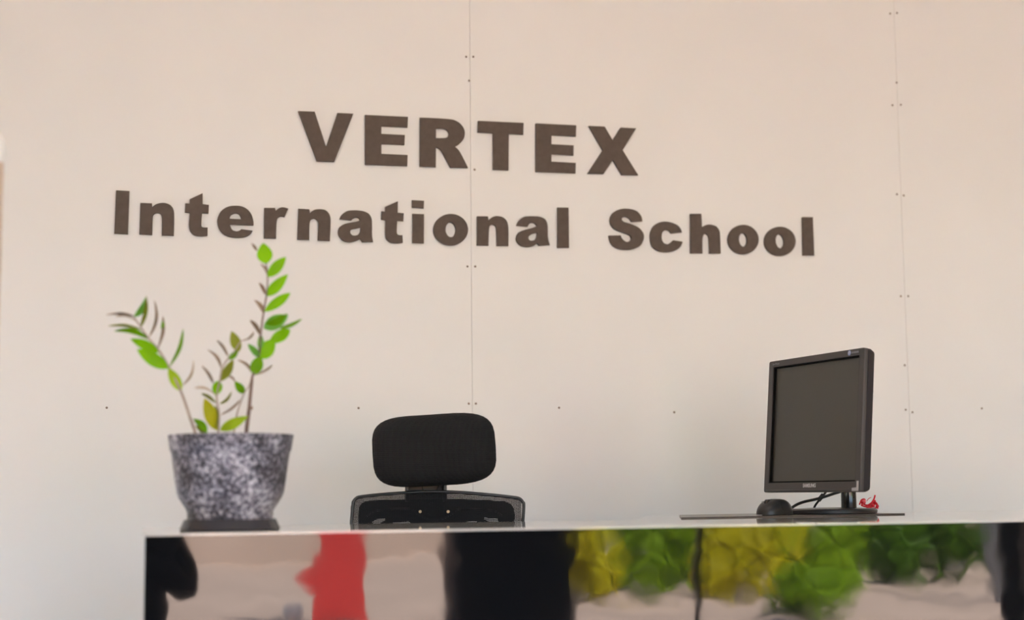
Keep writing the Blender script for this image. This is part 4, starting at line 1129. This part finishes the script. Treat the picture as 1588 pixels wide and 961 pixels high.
person = thing('person', 'person in dark clothes kneeling with a camera in front of the counter', 'person', pl(-.1, 0, 0))


def skinned(name, verts, edges, radii, m, parent, root=0, levels=1):
    me = bpy.data.meshes.new(name)
    me.from_pydata([tuple(v) for v in verts], edges, [])
    o = bpy.data.objects.new(name, me)
    COL.objects.link(o)
    sk = o.modifiers.new('skin', 'SKIN')
    for i, r in enumerate(radii):
        d = me.skin_vertices[0].data[i]
        d.radius = (r, r) if not isinstance(r, tuple) else r
        d.use_root = (i == root)
    ss = o.modifiers.new('sub', 'SUBSURF')
    ss.levels = ss.render_levels = levels
    dg = bpy.context.evaluated_depsgraph_get()
    new = bpy.data.meshes.new_from_object(o.evaluated_get(dg))
    bpy.data.objects.remove(o)
    new.materials.clear()
    new.polygons.foreach_set('use_smooth', [True] * len(new.polygons))
    return link(name, new, m, parent)


V = [pl(-.16, 0, .44), pl(-.12, 0, .58), pl(-.08, 0, .74), pl(-.05, 0, .84), pl(-.03, 0, .91), pl(.00, 0, .99), pl(.02, 0, 1.07),
     pl(-.05, .18, .83), pl(.06, .21, .64), pl(.17, -.10, .88), pl(.205, -.20, .945),
     pl(-.05, -.18, .83), pl(.04, -.30, .66), pl(.13, -.41, .87), pl(.185, -.40, .945),
     pl(-.15, .10, .42), pl(.20, .17, .09), pl(-.18, .16, .08), pl(-.22, .16, .06),
     pl(-.13, -.10, .43), pl(.25, -.18, .47), pl(.20, -.19, .10), pl(.24, -.19, .06)]
Ed = [(0, 1), (1, 2), (2, 3), (3, 4), (4, 5), (5, 6), (3, 7), (7, 8), (8, 9), (9, 10), (3, 11), (11, 12), (12, 13), (13, 14),
      (0, 15), (15, 16), (16, 17), (17, 18), (0, 19), (19, 20), (20, 21), (21, 22)]
Rd = [.17, .165, .17, .12, .058, .078, .085, .075, .05, .036, .034, .075, .05, .036, .034,
      .095, .065, .048, .04, .095, .065, .048, .04]
body = skinned('body', V, Ed, Rd, 'dark_shirt', person, 0, 2)
for mm in ('dark_trousers', 'skin'):
    body.data.materials.append(M[mm])
bb = BASE[person.name]
for p in body.data.polygons:
    c = p.center + bb
    if c.z < .50:
        p.material_index = 1
    if c.z > .915 and (c - O).dot(FH) < .12 or (c - O).dot(FH) > .20 and c.z > .85:
        p.material_index = 2
hc = pl(.005, 0, 1.06)
link('hair', lathe([(0, .115), (.05, .108), (.088, .07), (.101, .02), (.100, -.02), (.092, -.035), (.088, -.03), (.090, .0), (0, .03)], hc - FH * .012, 28), 'hair', person)
for s in (-1, 1):
    link('ear', lathe([(0, -.028), (.009, -.022), (.013, 0), (.010, .024), (0, .03)], hc + RH * s * .088 + Vector((0, 0, -.02)), 12, .7, 1.2), 'skin', person)
    link('eye', lathe([(0, -.012), (.010, -.008), (.013, 0), (.010, .008), (0, .012)], hc + FH * .074 + RH * s * .033 + Vector((0, 0, -.012)), 12), 'white_globe', person)
    link('shoe', box(-.05, .05, -.13, .13, 0, .085, .03, 3, xf=Matrix.Translation(pl(-.20, .16, 0) if s > 0 else pl(.28, -.19, 0)) @ Matrix.Rotation(-YAW, 4, 'Z')), 'shoe', person)
link('nose', tube([hc + FH * .080 + Vector((0, 0, -.005)), hc + FH * .100 + Vector((0, 0, -.035))], [.007, .013], 10), 'skin', person)
link('mouth', tube([hc + FH * .078 + RH * a + Vector((0, 0, -.066)) for a in (-.022, 0, .022)], .005, 8), 'pink_cord', person)
# fingers closed on the camera body
for s in (-1, 1):
    root = pl(.205, -.20, .945) if s > 0 else pl(.185, -.40, .945)
    for k in range(4):
        b0 = root + Vector((0, 0, .022 - .016 * k)) + FH * .015
        ln = (.030, .034, .032, .025)[k]
        link('finger', tube([b0, b0 + FH * ln, b0 + FH * (ln + .010) - RH * s * .016, b0 + FH * ln - RH * s * .030], [.009, .0085, .008, .0065], 8), 'skin', body)
    link('thumb', tube([root - FH * .005 + Vector((0, 0, .02)), root + Vector((0, 0, .04)) - RH * s * .012, root + Vector((0, 0, .045)) - RH * s * .035], [.011, .010, .008], 8), 'skin', body)
# the camera in hand: its lens ends right behind the point the picture was taken from
cb = thing('photo_camera', 'black photo camera held by the kneeling person', 'camera', CAM - _f * .12)
CX = Matrix(((C_R.x, -_f.x * -1, C_U.x, CAM.x), (C_R.y, _f.y, C_U.y, CAM.y), (C_R.z, _f.z, C_U.z, CAM.z), (0, 0, 0, 1)))
link('camera_body', box(-.065, .065, -.165, -.115, -.05, .045, .01, 3, xf=CX), 'black_plastic', cb)
link('viewfinder_hump', box(-.025, .025, -.17, -.12, .04, .07, .008, 2, xf=CX), 'black_plastic', cb)
link('lens_barrel', tube([CX @ Vector((0, -.118, 0)), CX @ Vector((0, -.02, 0))], .034, 28), 'black_plastic', cb)
link('lens_glass', tube([CX @ Vector((0, -.0205, 0)), CX @ Vector((0, -.0192, 0))], .028, 24), 'black_gloss', cb)
